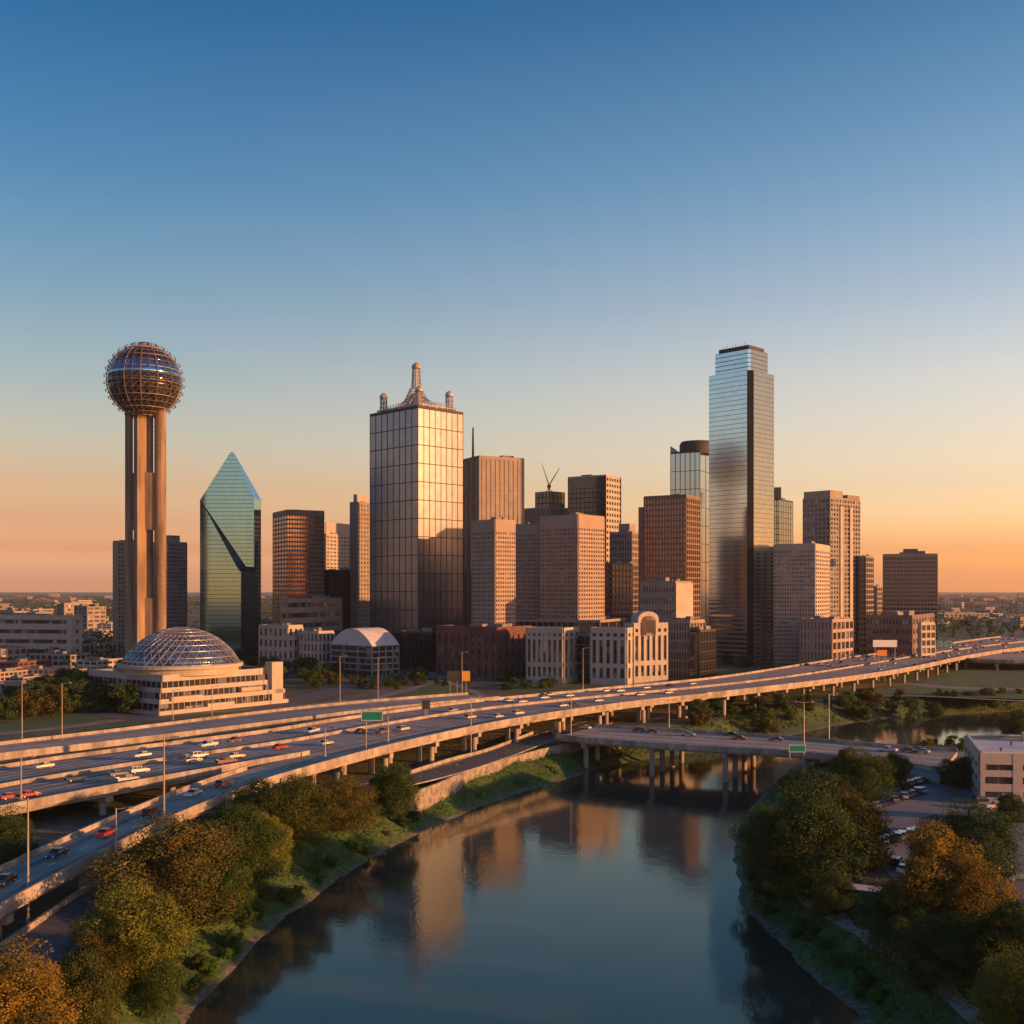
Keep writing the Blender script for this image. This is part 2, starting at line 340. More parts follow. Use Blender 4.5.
def sheet(name, pts, mat, lift=.05, kind='structure', z=8.0):
    P = [at(x, y, z) if not isinstance(x, Vector) else x for x, y in pts]
    mb = MB(); mb.add([(p.x,p.y,z+lift) for p in P], [tuple(range(len(P)))])
    return tag(mb.build(name, mat), kind=kind)
def poly(pts, z=8.0):
    return [Vector(p) for p in densify([at(x, y, z if not callable(z) else z(x)) for x, y in pts], False)]
def strip_road(name, pts, wd, mat, lift=.06, follow=False, kerb=None):
    P = [Vector(p) for p in densify([atg(x, y) for x, y in pts], False)] if follow else poly(pts); mb = MB(); L = []; 
    for i, p in enumerate(P):
        t = (P[min(i+1,len(P)-1)]-P[max(i-1,0)]); t.z = 0; t.normalize(); n = Vector((-t.y,t.x,0))
        L.append((p+n*wd/2, p-n*wd/2))
    for i in range(len(L)-1):
        q = [L[i][1], L[i+1][1], L[i+1][0], L[i][0]]
        mb.add([(a.x, a.y, (gz(a.x,a.y) if follow else a.z)+lift) for a in q], [(0,1,2,3)])
    o = tag(mb.build(name, mat), kind='structure')
    if kerb:
        kb = MB()
        for i in range(len(L)-1):
            for a, c in ((L[i][0], L[i+1][0]), (L[i][1], L[i+1][1])):
                d = c-a; n = Vector((-d.y,d.x,0)).normalized()*.35
                kb.obox((a.x,a.y,a.z-.2), d, n, (0,0,kerb+.2))
        kb.build('kerb', M['concrete'], o)
    return o
# lawns, roads and paths
sheet('lawn', [(640,702),(700,690),(820,672),(905,660),(960,655),(1050,664),(1050,700),(900,695),(800,700),(720,704)], M['lawn'], .03)
sheet('plaza', [(300,672),(420,664),(520,662),(560,668),(480,680),(440,678)], M['lot_asphalt'], .035)
sheet('lawn', [(130,742),(256,728),(350,716),(430,706),(350,720),(256,736),(130,752)], M['lawn'], .04)
sheet('lawn', [(380,706),(430,684),(470,688),(482,700),(476,712)], M['lawn'])
sheet('lawn', [(-30,735),(-30,700),(90,712),(150,712),(310,700),(330,712),(250,722)], M['lawn'], .045)
sheet('lawn', [(505,692),(520,676),(560,674),(580,690)], M['lawn'])
sheet('lawn', [(610,690),(600,674),(700,672),(800,664),(790,674),(720,680)], M['lawn'])
strip_road('footpath', [(330,712),(400,692),(450,680),(520,672),(640,668)], 5, M['path'], .08)
strip_road('footpath', [(440,680),(470,690),(500,706)], 5, M['path'], .085)
strip_road('footpath', [(590,668),(620,680),(640,690)], 5, M['path'], .085)
strip_road('footpath', [(-40,738),(60,728),(160,716),(300,706),(352,700)], 7, M['path'], .09)
strip_road('city_street', [(-200,682),(0,700),(200,722),(300,700),(420,672),(560,664),(760,660),(900,640),(1100,620)], 16, M['asphalt'], .10)
strip_road('frontage_road', [(-60,1010),(30,955),(130,885),(230,832),(330,798),(430,775),(490,757),(540,739),(600,722)], 11, M['asphalt'], .07, kerb=.14)
strip_road('riverside_path', [(640,722),(720,706),(800,702),(900,696),(1000,700),(1100,705)], 5, M['path'], .09)
strip_road('service_road', [(820,690),(900,684),(960,688),(1100,692)], 14, M['path'], .06)
strip_road('riverside_path', [(790,890),(830,915),(880,950),(930,985),(985,1030),(1040,1090)], 2.2, M['path'], .3, follow=True)
sheet('parking_lot', [(842,790),(900,768),(935,752),(1120,752),(1150,930),(1000,935),(905,895),(870,850)], M['lot_asphalt'], .06)
pm = MB()
for i in range(17):
    a = at(852+i*4.6, 815-i*1.6, 8); pm.box(a.x-.06, a.x+.06, a.y-2.5, a.y+2.5, 8.064, 8.068)
tag(pm.build('parking_lines', M['markpaint']), kind='structure')

# ------------------------------------------------------------------ buildings
NB = [0]
def quadpts(xl, xm, xr, D, a):
    a = R(a); m = atD(xm, D, 0); tl = (xl-CX)/F; tr = (xr-CX)/F
    sL = (m.x-tl*D)/(math.cos(a)+tl*math.sin(a)); sR = (tr*D-m.x)/(math.sin(a)-tr*math.cos(a))
    ul = Vector((-math.cos(a), math.sin(a), 0)); ur = Vector((math.sin(a), math.cos(a), 0))
    sL = max(sL, 1); sR = min(max(sR, 1), 140)
    return [m, m+ur*sR, m+ur*sR+ul*sL, m+ul*sL]      # CCW seen from above (front corner, right, back, left)
def inset(P, d):
    c = sum(P, Vector((0,0,0)))/len(P)
    u = (P[1]-P[0]).normalized(); v = (P[3]-P[0]).normalized()
    return [P[0]+(u+v)*d, P[1]+(v-u)*d, P[2]-(u+v)*d, P[3]+(u-v)*d]
def grid(mb, P, z0, z1, nxs, nz, vw0, hw0, dv=.35, dh=.30, faces=None):
    n = len(P)
    for i in range(n):
        if faces and i not in faces: continue
        p, q = P[i], P[(i+1)%n]; d = q-p; L = d.length; u = d/L; nr = Vector((u.y, -u.x, 0))
        nx = nxs[i] if isinstance(nxs, (list, tuple)) else nxs
        vw = -vw0*L/max(nx,1) if vw0 < 0 else vw0; hw = -hw0*(z1-z0)/max(nz,1) if hw0 < 0 else hw0
        if vw > 0 and nx:
            for k in range(nx+1):
                c = L*k/nx; a = max(0, c-vw/2); b_ = min(L, c+vw/2)
                mb.obox(p+u*a+Vector((0,0,z0)), u*(b_-a), -nr*-dv, (0,0,z1-z0))
        if hw > 0 and nz:
            for k in range(nz+1):
                c = z0+(z1-z0)*k/nz; a = max(z0, c-hw/2); b_ = min(z1, c+hw/2)
                mb.obox(p+Vector((0,0,a)), u*L, nr*dh, (0,0,b_-a))
def tower(name, label, xl, xm, xr, ytop, D, a, core, wall=None, nx=(8,8), nz=20, vw=1, hw=1.5, dv=.35, dh=.3, cat='skyscraper', z0=8, roof=True, cap=0, wins=False, group=None, parapet=1.2, faces=None, ztop=None, P=None):
    P = P or quadpts(xl, xm, xr, D, a); z1 = ztop or zpx(ytop, D)
    root = empty(name, (P[0].x, P[0].y, z0), label, cat, group)
    mb = MB(); mb.prism(P, z0-.3, z1); mb.build('glazing' if not wins else 'wall_core', core, root)
    zt = z1-cap
    if wall:
        mb = MB(); nxs = [nx[1], nx[0], nx[1], nx[0]] if len(P) == 4 else nx
        grid(mb, P, z0, zt, nxs, nz, vw, hw, dv, dh, faces)
        if cap:
            for i in range(len(P)):
                p, q = P[i], P[(i+1)%len(P)]; u = (q-p).normalized(); nr = Vector((u.y,-u.x,0))
                mb.obox(p+Vector((0,0,zt+.01)), q-p, nr*(dv+.03), (0,0,cap+.5))
        mb.build('wall' if abs(vw) > .6 or hw > .9 or vw < 0 else 'mullions', wall, root)
    if wins:
        cells = []
        for i in (0, 3):
            p, q = P[i], P[(i+1)%4]; d = q-p; L = d.length; u = d/L; nr = Vector((u.y,-u.x,0)); n_ = nx[1] if i == 0 else nx[0]
            cw = L/n_; ch = (zt-z0)/nz; vw_ = -vw*cw if vw < 0 else vw; hw_ = -hw*ch if hw < 0 else hw
            for j in range(nz):
                for k in range(n_):
                    cells.append((i, p+u*(cw*k+vw_/2)+nr*.004+Vector((0,0,z0+ch*j+hw_/2)), u*(cw-vw_), nr*.08, ch-hw_))
        cells.sort(key=lambda t: -t[1].z)
        first, rest = cells[:100], cells[100:]
        meshes = {}
        for (i, o_, uu, nn_, hh) in first:
            if i not in meshes:
                b_ = MB(); b_.obox((0,0,0), uu, nn_, (0,0,hh)); ob = b_.build('window', M['window_glass'], root, origin=(0,0,0)); meshes[i] = ob; ob.location = o_-Vector(root['_o'])
            else:
                ob = meshes[i].copy(); col.objects.link(ob); ob.location = o_-Vector(root['_o'])
        if rest:
            b_ = MB()
            for (i, o_, uu, nn_, hh) in rest: b_.obox(o_, uu, nn_, (0,0,hh))
            tag(b_.build('windows', M['window_glass'], root), kind='stuff')
    if roof:
        mb = MB(); I = inset(P, .01); I2 = inset(P, .6)
        for i in range(len(P)):
            p, q = P[i], P[(i+1)%len(P)]; u = (q-p).normalized(); nr = Vector((u.y,-u.x,0))
            mb.obox(p+Vector((0,0,z1+.004)), q-p, -nr*.5, (0,0,parapet))
        mb.build('parapet', wall or core, root)
        u = (P[1]-P[0]); v = (P[3]-P[0])
        rnd = random.Random(int(xl*7+xr))
        for k in range(3):
            mb = MB(); su, sv = rnd.uniform(.15,.3), rnd.uniform(.15,.3); ou, ov = rnd.uniform(.12,.6), rnd.uniform(.12,.6)
            mb.obox(P[0]+u*ou+v*ov+Vector((0,0,z1+.004)), u*su, v*sv, (0,0,rnd.uniform(1.6,3.4)))
            mb.build('rooftop_unit', M['roof_grey'], root)
    root['_z1'] = z1
    return root, P, z1
def subblock(root, name, P, z0, z1, mat, wall=None, nx=(4,4), nz=3, vw=.4, hw=.8, dv=.3, dh=.25):
    mb = MB(); mb.prism(P, z0, z1); ob = mb.build(name, mat, root)
    if wall:
        mb = MB(); grid(mb, P, z0, z1, [nx[1],nx[0],nx[1],nx[0]], nz, vw, hw, dv, dh); mb.build('mullions' if hw < .9 else 'bands', wall, ob)
    return ob

# --- ball topped observation tower
Dt = 700; c0 = atD(144.5, Dt, 8); k = Dt/F
obs = empty('observation_tower', c0, 'concrete shafted observation tower topped by a latticed glass ball', 'tower')
zb = zpx(381.5, Dt); rb = 36.3*k
def pill(cx, cy, r, ang, z0, z1, L):
    pts = []; u = Vector((math.cos(ang), math.sin(ang), 0)); v = Vector((-u.y, u.x, 0))
    for i in range(9):
        t = -math.pi/2+math.pi*i/8; pts.append(Vector((cx,cy,0))+u*(L/2+r*math.cos(t))+v*r*math.sin(t))
    for i in range(9):
        t = math.pi/2+math.pi*i/8; pts.append(Vector((cx,cy,0))+u*(-L/2+r*math.cos(t))+v*r*math.sin(t))
    return pts
ztopc = zb-rb*.72
mb = MB(); mb.tube((c0.x+2.1,c0.y+2,8),(c0.x+2.1,c0.y+2,ztopc),2.7, n=24); mb.build('central_shaft', M['concrete_tower'], obs)
def rsq(cx, cy, hl, hr):    # square pillar turned so that one corner faces the river
    a_ = R(42); ul = Vector((-math.cos(a_), math.sin(a_), 0)); ur = Vector((math.sin(a_), math.cos(a_), 0)); p_ = Vector((cx, cy, 0)); return [p_, p_+ur*hr, p_+ur*hr+ul*hl, p_+ul*hl]
mb = MB(); mb.prism(rsq(c0.x-2.4, c0.y-6.5, 4.3, 6.4), 8, ztopc+1); mb.build('pillar', M['concrete_tower'], obs)
mb = MB(); mb.prism(rsq(c0.x-8.6, c0.y-1.0, 6.8, 1.7), 8, ztopc+1); mb.build('pillar', M['concrete_tower'], obs)
mb = MB(); mb.prism(pill(c0.x+10.2, c0.y-.5, 3.3, 0, 8, ztopc, .7), 8, ztopc+1); mb.build('pillar', M['concrete_tower'], obs)
for (za, zb_) in ((8, zpx(598,Dt)), (zpx(530,Dt), zpx(473,Dt))):
    mb = MB(); mb.box(c0.x+.6, c0.x+7.6, c0.y-2.6, c0.y+3.2, za, zb_); mb.build('web_wall', M['concrete_tower'], obs)
    mb = MB(); mb.box(c0.x-9.4, c0.x-3.2, c0.y-.6, c0.y+1.8, za, zb_); mb.build('web_wall', M['concrete_tower'], obs)
mb = MB()
for q in range(8, int(ztopc), 3):
    mb.lathe((c0.x+2.1,c0.y+2,q), [(2.7,0),(2.85,.1),(2.85,.7),(2.7,.8)], 24)
tag(mb.build('shaft_rings', M['concrete_tower'], obs), kind='stuff') if False else mb.build('shaft_rings', M['concrete_tower'], [x for x in bpy.data.objects if x.name.startswith('central_shaft')][0], origin=c0)
mb = MB(); prof = []
for i in range(17):
    t = -math.pi*.5+math.pi*i/16; prof.append((rb*.965*math.cos(t)+.01, rb*.965*math.sin(t)))
bc = (c0.x, c0.y, zb)
dk = [p for p in prof if p[1] <= rb*.12]; up = [p for p in prof if p[1] >= rb*.3]
cut = lambda z: (math.sqrt((rb*.965)**2-z*z), z)
mb.lathe(bc, [p for p in prof if p[1] < -rb*.12]+[cut(-rb*.12)], 40); mb.build('lower_ball_levels', M['ball_glass'], obs, smooth=True)
mb = MB(); mb.lathe(bc, [cut(-rb*.12), cut(rb*.06)], 40); mb.build('observation_deck', M['dark_glass'], obs, smooth=True)
mb = MB(); mb.lathe(bc, [cut(rb*.06), cut(rb*.2), cut(rb*.45)], 40); mb.build('window_band', M['crystal_glass'], obs, smooth=True)
mb = MB(); mb.lathe(bc, [cut(rb*.45)]+[p for p in prof if p[1] > rb*.46], 40); mb.build('ball_roof', M['dark_glass'], obs, smooth=True)
mb = MB()
def sph(lat, lon, r=rb): return Vector((bc[0]+r*math.cos(lat)*math.cos(lon), bc[1]+r*math.cos(lat)*math.sin(lon), bc[2]+r*math.sin(lat)))
NM, NL = 28, 14
lats = [math.pi*(-.40+.86*i/NL) for i in range(NL+1)]
for i, la in enumerate(lats):
    for j in range(NM):
        lo = 2*math.pi*j/NM; lo2 = 2*math.pi*(j+1)/NM; th = .26 if i % 2 == 0 else .10
        mb.tube(sph(la,lo), sph(la,lo2), th, n=4, cap=False)
        if i < NL: mb.tube(sph(la,lo), sph(lats[i+1],lo), .26 if j % 2 == 0 else .10, n=4, cap=False)
        if i < NL and i < 7: mb.tube(sph(la,lo), sph(lats[i+1],lo2), .09, n=3, cap=False)
mb.build('lattice', M['ball_metal'], obs)
mb = MB()
for i, la in enumerate(lats):
    for j in range(NM):
        lo = 2*math.pi*j/NM; a_ = sph(la,lo); b_ = sph(la,lo,rb+1.3); mb.tube(a_, b_, .12, n=3); mb.tube(b_-Vector((0,0,.35)), b_+Vector((0,0,.35)), .36, n=4)
tag(mb.build('lamp_studs', M['dark_metal'], obs), kind='stuff')

# --- towers, left to right
tower('residential_tower', 'dark grey apartment tower peeking out left of the ball topped tower shaft', 113,118,141,542,900,30, M['window_glass'], M['stone_tan'], (4,8), 26, 1.2, 1.6)
rt, P_, z_ = tower('residential_tower', 'grey gridded apartment tower just right of the ball topped tower shaft', 150,168,187,543,880,40, M['window_glass'], M['stone_tan'], (8,9), 28, .9, 1.2)
subblock(rt, 'penthouse', inset(P_, 4), z_, z_+6.5, M['stone_tan'])
# crystal tower
Dc = 800
A = atD(200, Dc+4); B = atD(241, Dc+8.3); C_ = atD(261, Dc+44); Dd = atD(214, Dc+60)
cr = empty('crystal_tower', (A.x, A.y, 8), 'teal mirror glass tower cut like a faceted crystal with pointed top', 'skyscraper')
zs = zpx(498, Dc)
mb = MB(); lo = [A, B, C_, Dd]
mb.prism(lo, 7.8, zs-1)
mb.build('lower_shaft', M['crystal_glass'], cr)
def fr(x, y, dd=0):
    D_ = Dc-3+(x-200)/54*5.6; return Vector(((x-CX)/F*D_, D_+dd, zpx(y, D_)))
front = [fr(200.4,499.5), fr(246,566.5), fr(254,567), fr(254,498), fr(233.5,452), fr(230.5,452)]
back = [Vector((p.x+(.5 if i in (2,3) else -1.5 if i in (4,5) else 2), p.y+(22 if i in (2,3) else 9 if i in (4,5) else 5), p.z)) for i, p in enumerate(front)]
back[0] = front[0]+Vector((-.2,7.5,-.4)); back[1] = front[1]+Vector((-6.4,7.0,-4.0)); back[2] = front[2]+Vector((0,7,-2.6))
n = len(front)
mb = MB(); mb.add(front+back, [tuple(range(n-1,-1,-1))[::-1][::1], tuple(range(2*n-1,n-1,-1))]+[(i,n+i,n+(i+1)%n,(i+1)%n) for i in range(n)])
cu = mb.build('upper_crystal', M['crystal_glass'], cr)
mb = MB()
for y in range(456, 566, 4):
    L_ = 200.4+(230.5-200.4)*max(0,(499.5-y))/47.5 if y < 499.5 else 200.4+(246-200.4)*(y-499.5)/67
    R_ = 254 if y > 498 else 254-(254-233.5)*(498-y)/46
    a_, b_ = fr(L_+.4, y), fr(R_-.4, y); mb.obox(a_-Vector((0,.05,0)), b_-a_, (0,.045,0), (0,0,.35))
mb.build('floor_lines', M['mullion'], cu)
mb = MB(); 
u_ = (B-A); L1 = u_.length
mb2 = MB(); grid(mb2, lo, 0, zs-11, [14,8,8,8], 38, 0, .3, .1, .08, faces=(0,1)); mb2.build('floor_lines', M['mullion'], cr)

tower('office_tower', 'dark banded glass office tower catching golden glare beside the crystal tower', 273,287,324,511,850,62, M['bronze_glass'], M['brown_granite'], (5,14), 32, .5, 1.3, cap=3)
rt, P_, z_ = tower('stepped_tower', 'cream stepped tower with lit rooftop panel behind the dark glass block', 322,326,353,535,960,28, M['window_glass'], M['stone_cream'], (3,8), 30, 2.2, 2.0)
sb = subblock(rt, 'upper_storeys', inset(P_, 2.5), z_, zpx(522, 960), M['stone_cream'])
tower('glass_block', 'low dark blue glass block in front of the cream stepped tower', 323,329,357,571,880,30, M['dark_glass'], M['mullion'], (3,10), 12, .5, .3, .2, .15)
rt, P_, z_ = tower('stone_tower', 'slim tan stone tower partly hidden behind the large grid glass tower', 350,357,372,503,900,35, M['window_glass'], M['stone_tan'], (4,5), 34, 2.2, 1.8)
subblock(rt, 'roof_box', inset(P_, 2), z_, zpx(494,900), M['stone_cream'])
# large grid tower with ornate crown
bk, Pb, zb4 = tower('grid_glass_tower', 'massive mirror glass tower with square panels and ornate spired crown', 370,418,463,406,760,45, M['grid_glass'], M['mullion'], (8,8), 14, .3, .55, .25, .22, roof=False, cap=1.2)
mb = MB()
cen = (Pb[0]+Pb[2])/2
def lattice_tower(mb, c, z0, z1, r0, r1, nlev):
    for k_ in range(nlev):
        t0, t1 = k_/nlev, (k_+1)/nlev; za, zb_ = z0+(z1-z0)*t0, z0+(z1-z0)*t1; ra, rb_ = r0+(r1-r0)*t0**.6, r0+(r1-r0)*t1**.6
        for q in range(8):
            an, an2 = 2*math.pi*q/8, 2*math.pi*(q+1)/8
            p = lambda r, an_, z: Vector((c.x+r*math.cos(an_), c.y+r*math.sin(an_), z))
            mb.tube(p(ra,an,za), p(rb_,an,zb_), .28, n=4, cap=False); mb.tube(p(ra,an,za), p(rb_,an2,zb_), .18, n=3, cap=False); mb.tube(p(rb_,an,zb_), p(rb_,an2,zb_), .26, n=4, cap=False)
lattice_tower(mb, cen, zb4, zb4+18, 17, 4.6, 7); lattice_tower(mb, cen, zb4+18, zb4+33, 3.6, 2.8, 6)
mb.lathe((cen.x,cen.y,zb4+33), [(3.2,0),(3.4,1),(2.8,2.4),(1.2,3.6),(.3,4.2),(.1,6.5)], 12)
mb.lathe((cen.x,cen.y,zb4), [(7,0),(4.5,4),(2.2,9),(.9,16),(.6,33)], 10)
mb.build('spire', M['pale_metal'], bk)
I4 = inset(Pb, 7)
for q in range(4):
    p = I4[q]; mb = MB(); lattice_tower(mb, p, zb4, zb4+12, 2.8, 2.4, 4); mb.lathe((p.x,p.y,zb4), [(.7,0),(.7,12)], 8)
    mb.lathe((p.x,p.y,zb4+12), [(3,0),(3,.8),(2.6,2),(1.4,3.2),(.2,4)], 12); mb.build('turret', M['pale_metal'], bk)
mb = MB(); I5 = inset(Pb, 3.5)
for q in range(4):
    p, q2 = I5[q], I5[(q+1)%4]; d = q2-p
    for t in range(16):
        a_ = p+d*(t/16); b_ = p+d*((t+1)/16); m_ = p+d*((t+.5)/16)
        hgt = 3.5+2.5*(1-abs(t-7.5)/7.5)
        for s_, e_ in ((a_+Vector((0,0,zb4)), m_+Vector((0,0,zb4+hgt))), (m_+Vector((0,0,zb4+hgt)), b_+Vector((0,0,zb4))), (a_+Vector((0,0,zb4+2.5)), b_+Vector((0,0,zb4+2.5)))):
            mb.tube(s_, e_, .28, n=4, cap=False)
    for t in (.3, .5, .7):
        a_ = p+d*t+Vector((0,0,zb4)); mb.tube(a_, Vector((cen.x,cen.y,zb4+16)), .45, n=4)
mb.prism(inset(Pb, 8), zb4, zb4+4)
mb.build('crown_lattice', M['pale_metal'], bk)
# ribbed tower with mast
rb_, P_, z_ = tower('ribbed_tower', 'tan tower with tall vertical ribs and a rooftop mast', 463,479,524,457,800,62, M['dark_glass'], M['stone_tan'], (3,10), 6, -.78, .5, .3, .25, cap=1)
mb = MB(); q = atD(473, 880, z_)
lattice_tower(mb, q, z_, zpx(428,880), 1.2, .4, 9); mb.tube(q, (q.x,q.y,zpx(426,880)), .35, .15)
mb.build('mast', M['dark_metal'], rb_)
gridA = dict(core=M['dark_metal'], wall=M['stone_pink'], vw=-.46, hw=-.5, dv=.5, dh=.47, wins=True)
tower('punched_window_tower', 'pink stone tower with small square windows, left one of the matching pair', 472,495,515,521,672,48, nx=(10,9), nz=32, cap=6, **gridA)
tower('punched_window_tower', 'shaded pink stone slab joined between the two square windowed towers', 514.6,539,546,525,738,33, nx=(11,3), nz=32, cap=5.5, **gridA)
tower('punched_window_tower', 'widest pink stone tower with small square windows, orange lit right side', 540,578,604,516,700,42, nx=(15,11), nz=33, cap=7, **gridA)
rt, P_, z_ = tower('brown_block', 'plain brown block with crane topped dark box behind the square windowed towers', 524,550,576,508,940,45, M['brown_granite'], M['stone_tan'], (6,6), 12, .6, .6)
subblock(rt, 'upper_box', inset(P_, 7), z_, zpx(490,940), M['dark_glass'], M['mullion'])
cb = atD(549, 955, zpx(490,940)); cz = cb.z
cr_ = empty('rooftop_crane', cb, 'small lattice crane with two raised jibs on brown block roof', 'crane')
for dx, top in ((-6.5, 20), (9.5, 16)):
    mb = MB(); a_ = Vector((cb.x,cb.y,cz+5)); b_ = a_+Vector((dx,0,top)); mb.tube(a_, b_, .5, .25, n=4)
    mb.tube(a_+Vector((0,0,1.5)), b_, .15, n=3); mb.build('jib', M['dark_metal'], cr_)
mb = MB(); mb.tube(cb, (cb.x,cb.y,cz+6), .9, n=4); mb.box(cb.x-1.6,cb.x+1.6,cb.y-1.6,cb.y+1.6,cz+3.5,cz+5.6); mb.tube((cb.x-2.5,cb.y,cz),(cb.x,cb.y,cz+4),.3,n=4); mb.tube((cb.x+2.5,cb.y,cz),(cb.x,cb.y,cz+4),.3,n=4); mb.build('cab', M['dark_metal'], cr_)
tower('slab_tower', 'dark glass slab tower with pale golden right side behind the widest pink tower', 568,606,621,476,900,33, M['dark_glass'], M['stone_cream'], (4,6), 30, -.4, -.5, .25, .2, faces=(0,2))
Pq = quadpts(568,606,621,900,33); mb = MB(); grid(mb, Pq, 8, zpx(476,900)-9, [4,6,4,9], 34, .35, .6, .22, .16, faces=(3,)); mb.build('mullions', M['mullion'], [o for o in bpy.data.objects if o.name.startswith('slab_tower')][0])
rt, P_, z_ = tower('setback_tower', 'brown stone tower with setback roof box behind the maroon gridded tower', 610,632,644,533,850,35, M['window_glass'], M['stone_tan'], (9,7), 20, 1.0, 1.6)
subblock(rt, 'roof_box', inset(P_, 5), z_, zpx(523,850), M['stone_tan'])
rt, P_, z_ = tower('maroon_tower', 'maroon gridded tower with bright curved edge left of tallest glass tower', 644,686,700,496,718,33, M['bronze_glass'], M['brown_granite'], (14,7), 30, .8, 1.1, .35, .3, cap=1)
subblock(rt, 'corner_notch', [P_[3]+Vector((-3.5,2,0)), P_[3]+Vector((-.6,-.2,0)), P_[2]+Vector((-.6,0,0)), P_[2]+Vector((-3.5,0,0))], 8, z_-6, M['brown_granite'])
rt, P_, z_ = tower('finned_glass_tower', 'grey glass tower with dark drum crown, partly behind the tallest tower', 670.5,700,722,452,900,28, M['tall_glass'], M['mullion'], (6,4), 11, .5, .45, .2, .15)
mb = MB(); c_ = atD(697, 918); mb.lathe((c_.x,c_.y,z_), [(14.5,0),(14.5,8),(13,10.5)], 32); mb.build('drum_crown', M['dark_metal'], rt)
mb = MB(); e = P_[3]; mb.add([(e.x,e.y,z_),(e.x+8,e.y-4,z_),(e.x,e.y,z_+6.5),(e.x,e.y+2,z_),(e.x+8,e.y-2,z_),(e.x,e.y+2,z_+6.5)], [(0,1,2),(5,4,3),(0,3,4,1),(1,4,5,2),(2,5,3,0)]); mb.build('fin', M['grid_glass'], rt)
# tallest tower with chamfered corner and setback
Dp = 763; Q = quadpts(709, 751, 774, Dp, 45)
def chamf(P, c):
    u = (P[1]-P[0]).normalized(); v = (P[3]-P[0]).normalized(); return [P[0]+v*c, P[0]+u*c*1.05, P[1], P[2], P[3]]
Qc = chamf(Q, 3.2); zt = zpx(369.5, Dp)
tl = empty('tallest_tower', (Q[0].x,Q[0].y,8), 'tallest pale mirror glass tower with chamfered dark corner and stepped top', 'skyscraper')
mb = MB(); mb.prism(Qc, 7.8, zt); mb.build('glazing', M['tall_glass'], tl)
mb = MB(); grid(mb, Qc, 8, zt, 1, 62, 0, .26, .2, .12, faces=(1,2,3,4)); mb.build('floor_lines', M['mullion'], tl)
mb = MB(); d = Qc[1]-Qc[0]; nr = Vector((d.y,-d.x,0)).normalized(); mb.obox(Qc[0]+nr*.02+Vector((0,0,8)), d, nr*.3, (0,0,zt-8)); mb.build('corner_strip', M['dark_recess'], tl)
I = inset(Q, 3.2); Ic = chamf(I, 1.5); z2 = zpx(347, Dp)
mb = MB(); mb.prism(Ic, zt, z2); us = mb.build('upper_setback', M['tall_glass'], tl)
mb = MB(); grid(mb, Ic, zt, z2, 1, 5, 0, .42, .2, .16); mb.build('floor_lines', M['mullion'], us)
mb = MB(); J = inset(Q, 5.0); mb.prism(J, z2, z2+3.2); mb.build('roof_cap', M['dark_metal'], tl)
mb = MB()
for q in range(9):
    p = J[3].lerp(J[0], .1+.1*q); mb.tube((p.x,p.y+3,z2+3), (p.x,p.y+3,z2+4.5+q%3), .18, n=4)
mb.build('antennas', M['dark_metal'], tl)
mb = MB()
zl = zpx(600, Dp)
grid(mb, [p for p in Qc], 8, zl, 1, 14, 0, 1.5, .4, .35, faces=(1,4)); mb.build('podium_bands', M['stone_tan'], tl)
rt, P_, z_ = tower('slender_glass_tower', 'slender bluish glass tower peeking out right of the tallest tower', 772,779,793,500,960,35, M['tall_glass'], M['mullion'], (3,6), 26, .4, .5, .2, .15)
subblock(rt, 'crown_box', [P_[3]+Vector((.5,0,0)), P_[0]+Vector((2,1,0)), P_[0]+Vector((6,14,0)), P_[3]+Vector((4,14,0))], z_, zpx(487,960), M['dark_glass'])
rt, P_, z_ = tower('twin_block_tower', 'tall tan stone tower with vertical lit recesses behind the gridded block', 803,830,860,498,880,48, M['window_glass'], M['stone_grey'], (7,11), 34, 1.5, 1.5)
subblock(rt, 'upper_block', [P_[0]+Vector((.3,.5,0)), P_[0].lerp(P_[1],.42), P_[3].lerp(P_[2],.42), P_[3]+Vector((.8,.5,0))], z_, zpx(490,880), M['stone_tan'])
subblock(rt, 'upper_block', [P_[0].lerp(P_[1],.58), P_[1]-Vector((.5,.5,0)), P_[2]-Vector((.5,.8,0)), P_[3].lerp(P_[2],.58)], z_, zpx(493,880), M['brown_granite'])
for f_ in (.30, .62):
    p = P_[0].lerp(P_[1], f_); u = (P_[1]-P_[0]).normalized(); nr = Vector((u.y,-u.x,0)); mb = MB(); mb.obox(p+nr*.3+Vector((0,0,8)), u*4.2, nr*1.0, (0,0,z_-14)); mb.build('pilaster', M['stone_cream'], rt)
tower('gridded_block', 'tan gridded office block standing right beside the tallest tower', 774,815,829.5,545,740,28, nx=(16,7), nz=28, core=M['dark_metal'], wall=M['stone_light'], vw=-.42, hw=-.5, wins=True, cap=3)
tower('narrow_dark_tower', 'narrow dark tower between tall tan tower and the wide banded one', 859,866,873.5,557,900,35, M['dark_glass'], M['stone_grey'], (3,4), 18, .6, 1.2)
tower('distant_slab', 'small distant grey slab just left of the wide banded tower', 872,877,882,587,1300,40, M['dark_glass'], M['stone_tan'], (3,3), 10, 1, 1.4)
rt, P_, z_ = tower('banded_tower', 'wide dark brown tower with horizontal bands, rightmost of the skyline', 883,937.5,946,555,850,18, M['dark_glass'], M['stone_pink'], (16,4), 24, .35, 1.25, .2, .35, cap=1)
subblock(rt, 'penthouse', [P_[3].lerp(P_[0],.4)+Vector((0,2,0)), P_[3].lerp(P_[0],.66)+Vector((0,2,0)), P_[3].lerp(P_[0],.66)+Vector((3,12,0)), P_[3].lerp(P_[0],.4)+Vector((3,12,0))], z_, z_+5, M['brown_granite'])
